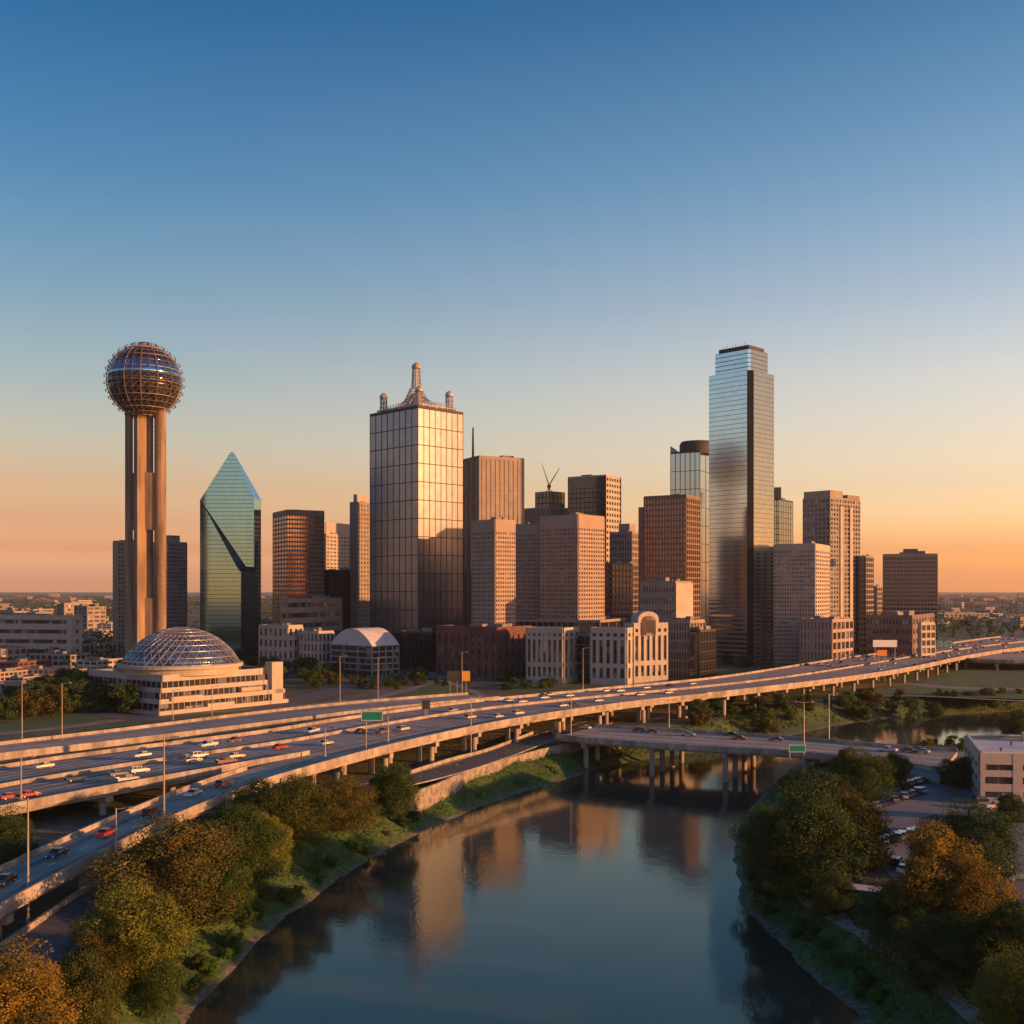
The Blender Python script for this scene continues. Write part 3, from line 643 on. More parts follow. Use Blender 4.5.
# lower blocks
tower('low_brown_block', 'long low brown block with square windows below the wide banded tower', 866,912,934,617,745,30, nx=(14,8), nz=5, core=M['dark_metal'], wall=M['brown_granite'], vw=-.5, hw=-.5, wins=True, cat='building')
tower('lit_small_block', 'small cream block with window stripes at the end of low brown block', 918,921,935,624,715,60, M['window_glass'], M['stone_cream'], (2,3), 6, 1, 1.6, cat='building')
tower('podium_block', 'low stone podium block at the foot of the gridded block', 800,832,853,621,700,38, M['window_glass'], M['stone_pink'], (9,5), 5, 1.6, 2.0, cat='building')
tower('blank_end_block', 'mid rise block with blank cream end wall below the maroon tower', 640,675,692,583,645,40, nx=(12,2), nz=8, core=M['dark_metal'], wall=M['stone_tan'], vw=-.5, hw=-.5, wins=True, cat='building')
e_ = bpy.data.objects[[o.name for o in bpy.data.objects if o.name.startswith('blank_end_block')][0]]
Pq = quadpts(640,675,692,645,40); mb = MB(); u_ = (Pq[1]-Pq[0]); n_ = Vector((u_.y,-u_.x,0)).normalized(); mb.obox(Pq[0]+n_*.55+Vector((0,0,8)), u_, n_*.25, (0,0,zpx(583,645)-8)); mb.build('end_wall', M['stone_cream'], e_)
tower('grey_block', 'small grey block left of the tallest tower base', 668,690,705,622,632,40, M['window_glass'], M['stone_tan'], (8,5), 6, 1.0, 1.5, cat='building')
tower('dark_glass_box', 'dark glass box between grey block and tallest tower base', 690,700,716,632,622,35, M['dark_glass'], M['mullion'], (4,6), 5, .3, .3, .2, .15, cat='building')
tower('dark_link_block', 'dark purple block tucked between pink tower and brown setback tower', 603,612,640,564,800,30, M['dark_glass'], M['brown_granite'], (3,8), 16, .8, 1.5, cat='building')
tower('striped_garage', 'pale low block with long horizontal window stripes beneath the banded glass tower', 281,287,342,600,780,18, M['window_glass'], M['stone_tan'], (1,1), 6, 1.0, -.55, dv=.3, dh=.35, cat='building')
tower('white_low_block', 'low white block with few windows at the foot of the crystal tower', 259,288,303,627,700,35, M['window_glass'], M['stone_white'], (6,3), 4, 2.4, 2.6, cat='building')
tower('white_low_block', 'grey low block between the white block and the vaulted hall', 300,318,334,633,690,35, M['window_glass'], M['stone_cream'], (5,4), 4, 1.6, 1.8, cat='building')
tower('white_long_block', 'long white flat block with two dark window stripes at far left', -30,72,82,617,860,12, M['window_glass'], M['stone_white'], (1,1), 4, 9, -.6, cat='building')
tower('brick_building', 'long dark red brick building in shade below the ribbed tower', 437,497,532,629,640,38, M['window_glass'], M['brick_red'], (9,6), 3, 3.6, 3.2, .6, .5, cap=2, cat='building')
tower('glass_podium', 'low dark glass podium at the foot of the massive mirror tower', 392,432,447,634,700,38, M['dark_glass'], M['mullion'], (10,5), 3, .3, .3, .2, .15, cat='building')
tower('long_glass_hall', 'long low glazed hall roof running behind the white tall windowed buildings', 500,600,660,622,690,22, M['dark_glass'], M['stone_tan'], (16,8), 4, .5, .8, cat='building')
# vaulted hall
P = quadpts(331, 372, 399, 660, 40); zh = zpx(646, 660); zv = zpx(629, 660)
vh = empty('vaulted_hall', (P[0].x,P[0].y,8), 'white vaulted roof hall with arched front left of the mirror tower', 'building')
mb = MB(); mb.prism(P, 7.8, zh); mb.build('wall', M['window_glass'], vh)
mb = MB(); grid(mb, P, 8, zh, [4,3,4,3], 5, .8, 1.0); mb.build('wall_bands', M['stone_grey'], vh)
mb = MB(); ns = 14; prof = []
for i in range(ns+1):
    t = i/ns; prof.append((t, math.sin(math.pi*t)**.8*(zv-zh)))
fa = [P[0].lerp(P[3], t)+Vector((0,0,zh+h+.02)) for t, h in prof]; ba = [P[1].lerp(P[2], t)+Vector((0,0,zh+h+.02)) for t, h in prof]
n = ns+1; mb.add(fa+ba, [tuple(range(n-1,-1,-1)), tuple(range(n,2*n))]+[(i,n+i,n+i+1,i+1) for i in range(n-1)]); mb.build('vaulted_roof', M['roof_white'], vh)
# courthouse like white buildings
def tallwin(name, label, xl, xm, xr, ytop, D, a, nxs, mat):
    P = quadpts(xl, xm, xr, D, a); z1 = zpx(ytop, D); root = empty(name, (P[0].x,P[0].y,8), label, 'building')
    mb = MB(); mb.prism(P, 7.8, z1); mb.build('wall_core', M['dark_metal'], root)
    zs = [8, 8+(z1-8)*.12, 8+(z1-8)*.30, 8+(z1-8)*.38, 8+(z1-8)*.80, 8+(z1-8)*.86, 8+(z1-8)*.92, z1+.6]
    mb = MB(); wins = []
    for i in range(4):
        p, q = P[i], P[(i+1)%4]; d = q-p; L = d.length; u = d/L; nr = Vector((u.y,-u.x,0)); nx = nxs[1] if i in (0,2) else nxs[0]; cw = L/nx
        for za, zb_ in ((zs[0],zs[1]),(zs[2],zs[3]),(zs[4],zs[5]),(zs[6],zs[7])): mb.obox(p+Vector((0,0,za)), d, nr*.75, (0,0,zb_-za))
        for k_ in range(nx+1):
            a_ = max(0, k_*cw-cw*.24); b_ = min(L, k_*cw+cw*.24); mb.obox(p+u*a_+Vector((0,0,8)), u*(b_-a_), nr*.8, (0,0,z1-8))
        if i in (0, 3):
            for k_ in range(nx):
                for za, zb_ in ((zs[1],zs[2]),(zs[3],zs[4]),(zs[5],zs[6])): wins.append((p+u*(k_*cw+cw*.24)+nr*.004+Vector((0,0,za)), u*cw*.52, nr*.1, zb_-za))
    mb.build('wall', mat, root)
    for o_, uu, nn_, hh in wins:
        b_ = MB(); b_.obox(o_, uu, nn_, (0,0,hh)); b_.build('window', M['window_glass'], root)
    mb = MB(); mb.prism(inset(P, .3), z1+.01, z1+.5); mb.build('roof', M['roof_grey'], root)
    return root, P, z1
tallwin('white_stone_building', 'white stone building with tall windows beside the dark red brick building', 527,563,578,629,610,25, (7,3), M['stone_white'])
tallwin('white_stone_building', 'white stone building with tall windows adjoining the arched gable pavilion', 591,626,634,629,600,22, (5,2), M['stone_white'])
tower('glass_link', 'dark glass link between the two white tall windowed buildings', 560,594,604,636,625,20, M['dark_glass'], M['stone_tan'], (4,2), 5, .3, .5, cat='building')
rt, P_, z_ = tallwin('gable_pavilion', 'sunlit stone pavilion with round arched gable', 625,633,667,624,610,62, (2,6), M['stone_white'])
mb = MB(); p, q = P_[0], P_[1]; u = (q-p).normalized(); nr = Vector((u.y,-u.x,0)); L = (q-p).length; ws_ = L*.30; c_ = p+u*L*.42; n = 12
arc = [(-ws_, 0)]+[(-ws_*math.cos(math.pi*i/n), 2+ws_*.62*math.sin(math.pi*i/n)) for i in range(n+1)]+[(ws_, 0)]
fo = [c_+u*x+nr*1.1+Vector((0,0,z_+.6+z)) for x, z in arc]; bo = [v_-nr*7 for v_ in fo]; m_ = len(arc)
mb.add(fo+bo, [tuple(range(m_-1,-1,-1)), tuple(range(m_,2*m_))]+[(i,(i+1)%m_,m_+(i+1)%m_,m_+i) for i in range(m_)]); mb.build('arched_gable', M['stone_white'], rt)
mb = MB(); arc2 = [(-ws_*.7,-7)]+[(-ws_*.7*math.cos(math.pi*i/n), .8+ws_*.45*math.sin(math.pi*i/n)) for i in range(n+1)]+[(ws_*.7,-7)]
fo = [c_+u*x+nr*1.25+Vector((0,0,z_+.6+z)) for x, z in arc2]; bo = [v_-nr*.6 for v_ in fo]; m_ = len(arc2)
mb.add(fo+bo, [tuple(range(m_-1,-1,-1)), tuple(range(m_,2*m_))]+[(i,(i+1)%m_,m_+(i+1)%m_,m_+i) for i in range(m_)]); mb.build('arched_window', M['window_glass'], rt)
# domed centre
Pd = quadpts(78, 160, 281, 457, 38); zd = zpx(676, 457)
dm = empty('domed_hall', (Pd[0].x,Pd[0].y,8), 'low terraced hall with white bands under a big glass lattice dome', 'building')
LV = ((8.0, 9.8, -2.5), (12.6, 14.6, -1.4), (17.0, 19.0, .8), (21.4, zd, 3.0))
for j, (za, zc, off) in enumerate(LV):
    ze = LV[j+1][0] if j < 3 else zd-.2
    mb = MB(); mb.prism(inset(Pd, off+1.5), za-.2 if j else 7.8, ze+.05); gl_ = mb.build('glazing', M['window_glass'], dm)
    mb = MB(); grid(mb, inset(Pd, off+1.5), zc, ze, [22,16,22,16], 1, .3, 0, .2, .1); mb.build('mullions', M['stone_tan'], gl_)
    mb = MB(); I = inset(Pd, off); I2 = inset(Pd, off+.7)
    for i in range(4):
        p, q = I[i], I[(i+1)%4]; d = q-p; u = d.normalized(); nr = Vector((u.y,-u.x,0)); mb.obox(p+Vector((0,0,za)), d, -nr*.7, (0,0,zc-za))
    mb.prism(I2, za+.1, za+.5); mb.build('terrace_band', M['stone_cream'], dm)
for t0, t1, za, zc in ((.06,.30,13.6,22),(.34,.56,9.4,17),(.62,.80,15,22),(.90,1.0,8,27)):
    p = Pd[0].lerp(Pd[1], t0); q = Pd[0].lerp(Pd[1], t1); u = (q-p).normalized(); nr = Vector((u.y,-u.x,0)); mb = MB()
    mb.obox(p+nr*(2.6 if t1 < 1 else 1.4)+Vector((0,0,za)), (q-p), -nr*5, (0,0,(zc-za) if t1 >= 1 else 1.7)); mb.build('projecting_bay', M['stone_cream'], dm)
dc = atD(181, 492, 0); 
mb = MB(); mb.lathe((dc.x,dc.y,0), [(25,zd-1),(25,zd+1.6),(27,zd+1.8),(27,zd+3.2),(25.9,zd+3.4)], 56); mb.build('drum', M['stone_cream'], dm)
zb0 = zd+3.4; hd = zpx(627.5, 492)-zb0; rd = 25.6
Rs = (rd*rd+hd*hd)/(2*hd); amax = math.asin(min(1, rd/Rs))
def dpt(i, j, r=Rs, nr_=9, sg=40):
    a_ = amax*(1-i/nr_); lo = 2*math.pi*(j+.5*(i%2))/sg; return Vector((dc.x+r*math.sin(a_)*math.cos(lo), dc.y+r*math.sin(a_)*math.sin(lo), zb0+hd-Rs+r*math.cos(a_)))
mb = MB(); mb.lathe((dc.x,dc.y,zb0+hd-Rs), [(Rs*.99*math.sin(amax*(1-i/12))+.01, Rs*.99*math.cos(amax*(1-i/12))) for i in range(13)], 48)
dg = mb.build('dome_glass', glass('dome_glass', (.25,.36,.45), .1, .8, cell=(3,3,2), var=.6), dm, smooth=True)
mb = MB()
for i in range(9):
    for j in range(40):
        a_, b_, c_ = dpt(i,j), dpt(i,j+1), dpt(i+1, j if i%2==0 else j+1)
        if i < 8 or j%4 == 0:
            mb.tube(a_, b_, .17, n=4, cap=False); mb.tube(a_, c_, .17, n=4, cap=False); mb.tube(b_, c_, .17, n=4, cap=False)
mb.build('dome_lattice', M['steel'], dm)
mb = MB(); 
for j in range(24):
    a0_ = 2*math.pi*j/24
    c_ = Vector((dc.x+22*math.cos(a0_), dc.y+22*math.sin(a0_), 0))
# white office on the right bank
th = R(8); p0 = Vector((114, 268, 0)); u = Vector((math.cos(th), -math.sin(th), 0)); v = Vector((math.sin(th)*2.2, math.cos(th), 0)).normalized()
Po = [p0, p0+u*52, p0+u*52+v*34, p0+v*34]; zo = zpx(757, 268)
of = empty('office_building', (p0.x,p0.y,8), 'beige three storey office with white flat roof beside the parking lot', 'building')
mb = MB(); mb.prism(Po, 7.8, zo); mb.build('wall_core', M['stone_tan'], of)
mb = MB()
for i in range(4):
    p, q = Po[i], Po[(i+1)%4]; d = q-p; uu = d.normalized(); nr = Vector((uu.y,-uu.x,0))
    for za, zc in ((8.0,9.6),(11.0,12.9),(14.6,16.2),(17.6,zo+1.0)): mb.obox(p+Vector((0,0,za)), d, nr*.35, (0,0,zc-za))
    L = d.length; nq = int(L/8.5)
    for k_ in range(nq+1): mb.obox(p+uu*max(0,(k_*L/nq-1.1))+Vector((0,0,8)), uu*2.2 if 0<k_<nq else uu*1.1, nr*.42, (0,0,zo-8+.9))
mb.build('wall', M['stone_cream'], of)
for i in (0, 3):
    p, q = Po[i], Po[(i+1)%4]; d = q-p; L = d.length; uu = d.normalized(); nr = Vector((uu.y,-uu.x,0)); nq = int(L/8.5)
    for za, zc in ((9.6,11.0),(12.9,14.6),(16.2,17.6)):
        for k_ in range(nq):
            for s_ in (0, 1):
                w0 = (L/nq-2.2-.4)/2; mb = MB(); mb.obox(p+uu*(k_*L/nq+1.1+s_*(w0+.4))+Vector((0,0,za)), uu*w0, nr*.12, (0,0,zc-za)); mb.build('window', M['window_glass'], of)
mb = MB()
for i in range(4):
    p, q = Po[i], Po[(i+1)%4]; d = q-p; uu = d.normalized(); nr = Vector((uu.y,-uu.x,0)); mb.obox(p+Vector((0,0,zo+1.01)), d, -nr*.6, (0,0,.4))
mb.prism(inset(Po,.7), zo+.01, zo+.3); mb.build('roof', M['roof_white'], of)
mb = MB(); q = p0+u*14+v*28; mb.obox(q+Vector((0,0,zo+.3)), u*5, v*4, (0,0,2.2)); q = p0+u*30+v*12; mb.obox(q+Vector((0,0,zo+.3)), u*4, v*3, (0,0,1.6)); mb.build('roof_unit', M['steel'], of)
for a_, b_ in ((6,8),(10,20),(20,9),(24,24),(38,22),(44,8),(17,15)):
    q = p0+u*a_+v*b_; mb = MB(); mb.tube((q.x,q.y,zo+.28),(q.x,q.y,zo+1.1),.35,n=10); mb.tube((q.x,q.y,zo+1.1),(q.x,q.y,zo+1.35),.55,n=10); mb.build('roof_vent', M['roof_grey'], of)
mb = MB(); q = p0+u*4.2+v*(-.44); mb.obox(q+Vector((0,0,8)), u*2.4, Vector((u.y,-u.x,0))*.1, (0,0,1.55)); mb.build('door', M['dark_metal'], of)
# shed under the trees, right bank
q = atg(863, 905); sh = empty('park_shelter', (q.x,q.y,q.z), 'small shelter with pale blue grey sheet roof among the riverbank trees', 'shelter')
mb = MB(); mb.obox((q.x-3.5,q.y-1.5,q.z+2.9),(6,-3.2,0),(2,3,0),(0,0,.12)); mb.build('roof', M['roof_white'], sh)
for dx, dy in ((-3.2,-1.4),(2.3,-4.4),(-1.4,1.1),(4.1,-1.8)):
    mb = MB(); mb.tube((q.x+dx,q.y+dy,q.z-.5),(q.x+dx,q.y+dy,q.z+2.9),.1,n=6); mb.build('post', M['dark_metal'], sh)

# ------------------------------------------------------------------ elevated roads
def dense(pts, zf):
    return [Vector(p) for p in densify([at(x, y, zf(x)) for x, y in pts], False)]
def sm(t): t = max(0, min(1, t)); return t*t*(3-2*t)
zmain = lambda x: 13+3*sm((x+50)/400)
zramp = lambda x: 13+3*sm((x+50)/400)
far_e = [(-260,815),(-120,789),(0,768),(130,750),(256,734),(350,719),(460,704),(600,690),(720,678),(830,661),(915,649),(985,639),(1050,632),(1120,627)]
near_m = [(-260,872),(-120,838),(0,811),(130,786),(256,764),(300,756.5),(357,746),(408,735),(490,719.5),(560,710),(640,701.5),(710,695),(780,687),(848,678.5),(912,668.5),(969,656.5),(1024,648.5),(1120,640)]
near_r = [(-260,1085),(-120,985),(0,912),(100,858),(170,822),(256,787),(293,775),(357,757),(408,744),(490,726),(560,714),(640,703),(710,695.6)]
far_r = [(-260,1010),(-120,932),(0,872),(100,826),(187,790),(256,767),(300,757),(357,746),(408,735),(490,719.5),(560,710),(640,701.5),(710,695)]
up_f = [(-260,778),(-120,760),(0,745),(120,731),(256,714),(350,704),(430,697.5),(520,691)]
up_n = [(-260,792),(-120,773),(0,757),(120,743),(256,726),(350,714),(420,706.5),(500,699)]
def resample(P, st):
    out = [P[0]]; acc = 0
    for a, c in zip(P, P[1:]):
        L = (c-a).length; t = st-acc
        while t <= L: out.append(a.lerp(c, t/L)); t += st
        acc = (acc+L) % st if L+acc >= st else acc+L
    return out
def nearest(P, x):
    best = None
    for a, c in zip(P, P[1:]):
        d = c-a; L = d.length_squared or 1e-9; t = max(0, min(1, (x-a).dot(d)/L)); q = a+d*t; dd = (q-x).length_squared
        if best is None or dd < best[0]: best = (dd, q, d.normalized())
    return best
def viaduct(name, label, farp, nearp, zf, lanes, med=None, par=(True, True), step=8, cols=2, bent=28, cat='overpass', slab=1.7, parN=None, parF=None, col_skip=None):
    A, B = dense(farp, zf), dense(nearp, zf); Bs = resample(B, step); S = []
    for p in Bs:
        q = nearest(A, p)[1]; S.append((q, p))
    root = empty(name, (S[len(S)//2][1].x, S[len(S)//2][1].y, 8), label, cat)
    def lay(mb, t0, t1, z0, z1, rng=None, off0=0, off1=0):
        for i in range(len(S)-1):
            if rng and not rng(S[i][1]): continue
            c = []
            for (f, n_) in (S[i], S[i+1]):
                d = (f-n_); L = max(d.length, .01); dn = d/L
                c.append((n_+dn*(t0*L+off0), n_+dn*(t1*L+off1)))
            (a0, a1), (b0, b1) = c
            vs_ = [(a0.x,a0.y,a0.z+z0),(b0.x,b0.y,b0.z+z0),(b1.x,b1.y,b1.z+z0),(a1.x,a1.y,a1.z+z0),(a0.x,a0.y,a0.z+z1),(b0.x,b0.y,b0.z+z1),(b1.x,b1.y,b1.z+z1),(a1.x,a1.y,a1.z+z1)]
            mb.add(vs_, [(0,3,2,1),(4,5,6,7),(0,1,5,4),(2,3,7,6),(1,2,6,5),(3,0,4,7)] if i in (0, len(S)-2) else [(0,3,2,1),(4,5,6,7),(0,1,5,4),(2,3,7,6)])
    mb = MB(); lay(mb, 0, 1, -slab*.45, -.01); lay(mb, 0, 1, -slab, -slab*.45-.005, off0=1.2, off1=-1.2); mb.build('deck_slab', M['concrete'], root)
    mb = MB(); lay(mb, 0, 1, -.005, 0); mb.build('road_surface', M['deck_asphalt'], root)
    mb = MB()
    for i in range(1, len(S)-1, max(1, int(16/step))):
        f, n_ = S[i]; t_ = (S[i+1][1]-n_).normalized()*.22; v4 = Vector((0,0,.005)); mb.add([n_+v4, n_+t_+v4, f+t_+v4, f+v4], [(0,1,2,3)])
    mb.build('expansion_joints', M['asphalt'], root)
    for fn in (parN if isinstance(parN, tuple) else (parN,)): mb = MB(); lay(mb, 0, 0, .005, 1.15, fn, .02, .5); mb.build('parapet', M['concrete'], root)
    if par[1]: mb = MB(); lay(mb, 1, 1, .005, 1.1, parF, -.5, -.02); mb.build('parapet', M['concrete'], root)
    for t in (med or []):
        mb = MB(); lay(mb, t, t, .004, .95, None, -.35, .35); mb.build('median_barrier', M['concrete'], root)
    if lanes:
        ed = [0]+sorted(lanes+(med or []))+[1]
        for ta, tb in zip(ed, ed[1:]):
            wl_ = MB(); lay(wl_, (ta+tb)/2, (ta+tb)/2, .0006, .0026, None, -.95, .95); wl_.build('worn_lane', M['worn_asphalt'], root)
    mb = MB()
    for t in lanes:
        for i in range(len(S)-1):
            if i % 2 == 0 and .0 < t < 1:
                c = [n_.lerp(f, t) for f, n_ in (S[i], S[i+1])]; a, b_ = c[0], c[0].lerp(c[1], .55)
                d = (b_-a).normalized(); nr = Vector((-d.y,d.x,0))*.19
                mb.add([a-nr+Vector((0,0,.006)), b_-nr+Vector((0,0,.006)), b_+nr+Vector((0,0,.006)), a+nr+Vector((0,0,.006))], [(0,1,2,3)])
    if lanes: mb.build('lane_markings', M['markpaint'], root)
    k_ = int(bent/step)
    for i in range(k_//2, len(S)-1, k_):
        f, n_ = S[i]; L = (f-n_).length; d = (f-n_).normalized()
        if col_skip and col_skip(n_): continue
        t_ = (S[i+1][1]-n_).normalized()
        mb = MB(); mb.obox(n_+d*.8-t_*.9+Vector((0,0,-slab-1.3)), (f-n_)-d*1.6, t_*1.8, (0,0,1.28)); cp = mb.build('pier_cap', M['pier'], root)
        nc = max(2, int(L/12)) if cols == 0 else cols
        for j in range(nc):
            p = n_+d*(3+(L-6)*j/(nc-1)) if nc > 1 else n_.lerp(f,.5)
            if hz([p.x],[p.y])[0] < -1 and name != 'river_bridge': continue
            mb = MB(); mb.tube((p.x,p.y,min(gz(p.x,p.y),8)-1),(p.x,p.y,n_.z-slab-1.28),.85,n=12,cap=False); mb.build('pier', M['pier'], root)
    return root, S, A, B
V1 = viaduct('elevated_freeway', 'wide elevated freeway sweeping from the left edge towards the skyline', far_e, near_m, zmain, [.1,.18,.26,.34,.42,.58,.66,.74,.82,.9], med=[.5], cols=0, parN=(lambda p: p.x < at(292,758,16).x, lambda p: p.x > at(700,695,16).x))
V2 = viaduct('entry_ramp', 'curving near ramp joining the freeway above the riverbank trees', far_r, near_r, zramp, [.5], cols=2, parF=lambda p: p.x < at(300,775,16).x-2, step=5)
V3 = viaduct('flyover_ramp', 'narrow sunlit ramp running along the far side of the freeway', up_f, up_n, lambda x: 12+3.9*sm((x-100)/380), [.5], cols=2, step=6, slab=2.0)
br_f = [(540,722.5),(600,727),(700,733),(780,738),(850,744),(900,748),(960,752)]
br_n = [(555,737),(600,742),(700,749),(780,753.5),(850,760),(900,766),(950,772)]
V4 = viaduct('river_bridge', 'low concrete road bridge crossing the river on round piers', br_f, br_n, lambda x: 10.2, [.2,.35,.65,.8], cols=4, bent=24, step=6, cat='bridge', slab=1.3)
ap = [Vector(p) for p in densify([Vector((at(x,y,10.2).x, at(x,y,10.2).y, z)) for x, y, z in ((930,764,10.2),(965,772,9.6),(1010,786,8.6),(1070,800,8.0),(1150,822,7.9))], False)]
mb = MB()
for i_ in range(len(ap)-1):
    c_ = []
    for k_ in (i_, i_+1):
        t_ = ap[min(k_+1,len(ap)-1)]-ap[max(k_-1,0)]; t_.z = 0; t_.normalize(); n_ = Vector((-t_.y,t_.x,0))*13; c_.append((ap[k_]-n_, ap[k_]+n_))
    (a0,a1),(b0,b1) = c_
    mb.add([(a0.x,a0.y,6),(b0.x,b0.y,6),(b1.x,b1.y,6),(a1.x,a1.y,6),a0-Vector((0,0,.02)),b0-Vector((0,0,.02)),b1-Vector((0,0,.02)),a1-Vector((0,0,.02))], [(4,5,6,7),(0,1,5,4),(2,3,7,6)]+([(3,0,4,7)] if i_ == 0 else []))
tag(mb.build('bridge_approach', M['lot_asphalt']), kind='structure')
# far crossing ramp on the right
V5 = viaduct('far_overpass', 'grey overpass joining the freeway from the far right', [(935,650),(985,653),(1040,654),(1120,654)], [(945,658),(990,661),(1040,662),(1120,662)], lambda x: 14, [], cols=2, step=10, bent=30)
# stone retaining wall beside the frontage road
mb = MB(); W = poly([(398,797),(436,784),(470,770),(530,752),(575,742),(600,737)])
for a, c in zip(W, W[1:]):
    d = c-a; nr = Vector((-d.y,d.x,0)).normalized(); mb.obox((a.x,a.y,1.0), d, nr*.8, (0,0,7.0))
tag(mb.build('retaining_wall', M['stonewall']), 'rough pale stone retaining wall above the grassy riverbank', 'wall')
mb = MB(); W = poly([(420,775),(460,762),(500,751),(545,733)])
for a, c in zip(W, W[1:]):
    d = c-a; nr = Vector((-d.y,d.x,0)).normalized(); mb.obox((a.x,a.y,7.9)+Vector((0,0,0)) if False else Vector((a.x,a.y,7.9))+nr*3, d, nr*.5, (0,0,1.2))
tag(mb.build('barrier_wall', M['concrete']), 'low concrete barrier along the road beneath the freeway', 'wall')
mb = MB(); W = poly([(-60,995),(20,945),(118,876),(180,845)])
for a, c in zip(W, W[1:]):
    d = c-a; nr = Vector((-d.y,d.x,0)).normalized(); mb.obox(Vector((a.x,a.y,7.9))+nr*1.5, d, nr*.5, (0,0,1.1))
tag(mb.build('barrier_wall', M['concrete']), 'low concrete barrier beside the dark road at lower left corner', 'wall')

# ------------------------------------------------------------------ vehicles
cols_ = {'white': (.6,.59,.57), 'cream': (.62,.55,.42), 'silver': (.4,.4,.41), 'black': (.02,.02,.022), 'dark blue': (.025,.035,.07), 'red': (.42,.03,.02), 'grey': (.14,.14,.15), 'brown': (.17,.08,.05), 'blue': (.05,.12,.2), 'green': (.05,.08,.06)}
CP = {k_: paint('paint_'+k_.replace(' ','_'), v_) for k_, v_ in cols_.items()}
M['tyre'] = plain('tyre', (.02,.02,.02), .9); M['car_glass'] = paint('car_glass', (.02,.022,.025), .08, .4)
M['headlight'] = paint('headlight', (.8,.8,.75), .2, .1); M['taillight'] = paint('taillight', (.5,.01,.01), .3, .1)
def prof_car(kind):
    # side outline (x forward), lower body then greenhouse; lengths in metres
    if kind == 'sedan': return 4.7, [(-2.35,.45),(-2.35,.85),(-2.2,.98),(-1.5,1.02),(1.0,.95),(2.1,.78),(2.35,.6),(2.35,.38)], [(-1.75,1.0),(-1.05,1.43),(.25,1.45),(1.15,.95)], 1.8
    if kind == 'suv': return 4.9, [(-2.4,.5),(-2.4,1.1),(-2.3,1.18),(1.2,1.12),(2.2,1.0),(2.42,.8),(2.42,.45)], [(-2.3,1.17),(-2.1,1.78),(.35,1.8),(1.25,1.12)], 1.95
    if kind == 'pickup': return 5.5, [(-2.75,.55),(-2.75,1.1),(-.8,1.12),(1.3,1.12),(2.55,1.0),(2.75,.8),(2.75,.5)], [(-.75,1.11),(-.6,1.78),(.75,1.8),(1.45,1.11)], 1.95
    if kind == 'van': return 6.2, [(-3.1,.55),(-3.1,1.3),(2.0,1.3),(2.9,1.15),(3.1,.9),(3.1,.5)], [(-3.08,1.29),(-3.0,2.6),(1.3,2.6),(2.1,1.3)], 2.1
def tri(poly_, y0, y1, inset_top=0, zt=None):
    n = len(poly_); f = lambda y, s: [(x, y-(s*inset_top*((z-poly_[0][1])/(max(p[1] for p in poly_)-poly_[0][1]) if inset_top else 0)), z) for x, z in poly_]
    return f(y0,-1)+f(y1,1), [tuple(range(n-1,-1,-1)), tuple(range(n,2*n))]+[(i,(i+1)%n,n+(i+1)%n,n+i) for i in range(n)]
def make_car(kind, colour):
    L, lo, hi, W_ = prof_car(kind)
    root = empty('car', (0,0,-100)); root['_o'] = (0,0,0); parts = []
    mb = MB(); v_, f_ = tri(lo, -W_/2, W_/2); mb.add(v_, [g_[::-1] for g_ in f_])
    zt = max(z for x, z in hi); tops = [p for p in hi if p[1] > zt-.05]; x0, x1 = min(p[0] for p in tops), max(p[0] for p in tops)
    mb.box(x0-.02, x1+.02, -W_/2+.2, W_/2-.2, zt-.01, zt+.05)
    for xx in (x0+.05, (x0+x1)/2, x1-.1): mb.box(xx-.05, xx+.05, -W_/2+.09, W_/2-.09, 1.0, zt-.02)
    if kind == 'van': mb.box(-3.07, .6, -W_/2+.03, W_/2-.03, 1.28, 2.63)
    if kind == 'pickup': mb.box(-2.75,-.8,-W_/2,-W_/2+.12,1.1,1.28); mb.box(-2.75,-.8,W_/2-.12,W_/2,1.1,1.28); mb.box(-2.75,-2.63,-W_/2+.12,W_/2-.12,1.1,1.28)
    b0 = mb.build('body', CP[colour], root); parts.append((b0, 0))
    mb = MB(); v_, f_ = tri(hi, -W_/2+.08, W_/2-.08, .14); mb.add(v_, [g_[::-1] for g_ in f_]); parts.append((mb.build('windows', M['car_glass'], root), 0))
    wx = L*.31
    mb = MB(); mb.tube((0,-.12,0),(0,.12,0),.34,n=12); w0 = mb.build('wheel', M['tyre'], root)
    mb = MB(); mb.tube((0,-.13,0),(0,.13,0),.19,n=10); r0 = mb.build('rim', M['steel'], w0)
    for i, (sx, sy) in enumerate(((1,1),(1,-1),(-1,1),(-1,-1))):
        ww = w0 if i == 0 else w0.copy()
        if i: col.objects.link(ww)
        ww.location = (sx*wx, sy*(W_/2-.1), .34); parts.append((ww, 0)); pi = len(parts)
        rr = r0 if i == 0 else r0.copy()
        if i: col.objects.link(rr)
        rr.parent = ww; parts.append((rr, pi))
    for nm, xx, mt, zz in (('headlight', L/2-.03, M['headlight'], .6), ('taillight', -L/2-.02, M['taillight'], .75)):
        mb = MB(); mb.box(-.03,.05,-.2,.2,-.08,.1); l0 = mb.build(nm, mt, root)
        for i, s_ in enumerate((1,-1)):
            lx = l0 if i == 0 else l0.copy()
            if i: col.objects.link(lx)
            lx.location = (xx, s_*(W_/2-.25), zz+(.25 if kind != 'sedan' else 0)); parts.append((lx, 0))
    return root, parts
protos = {}; used_p = set()
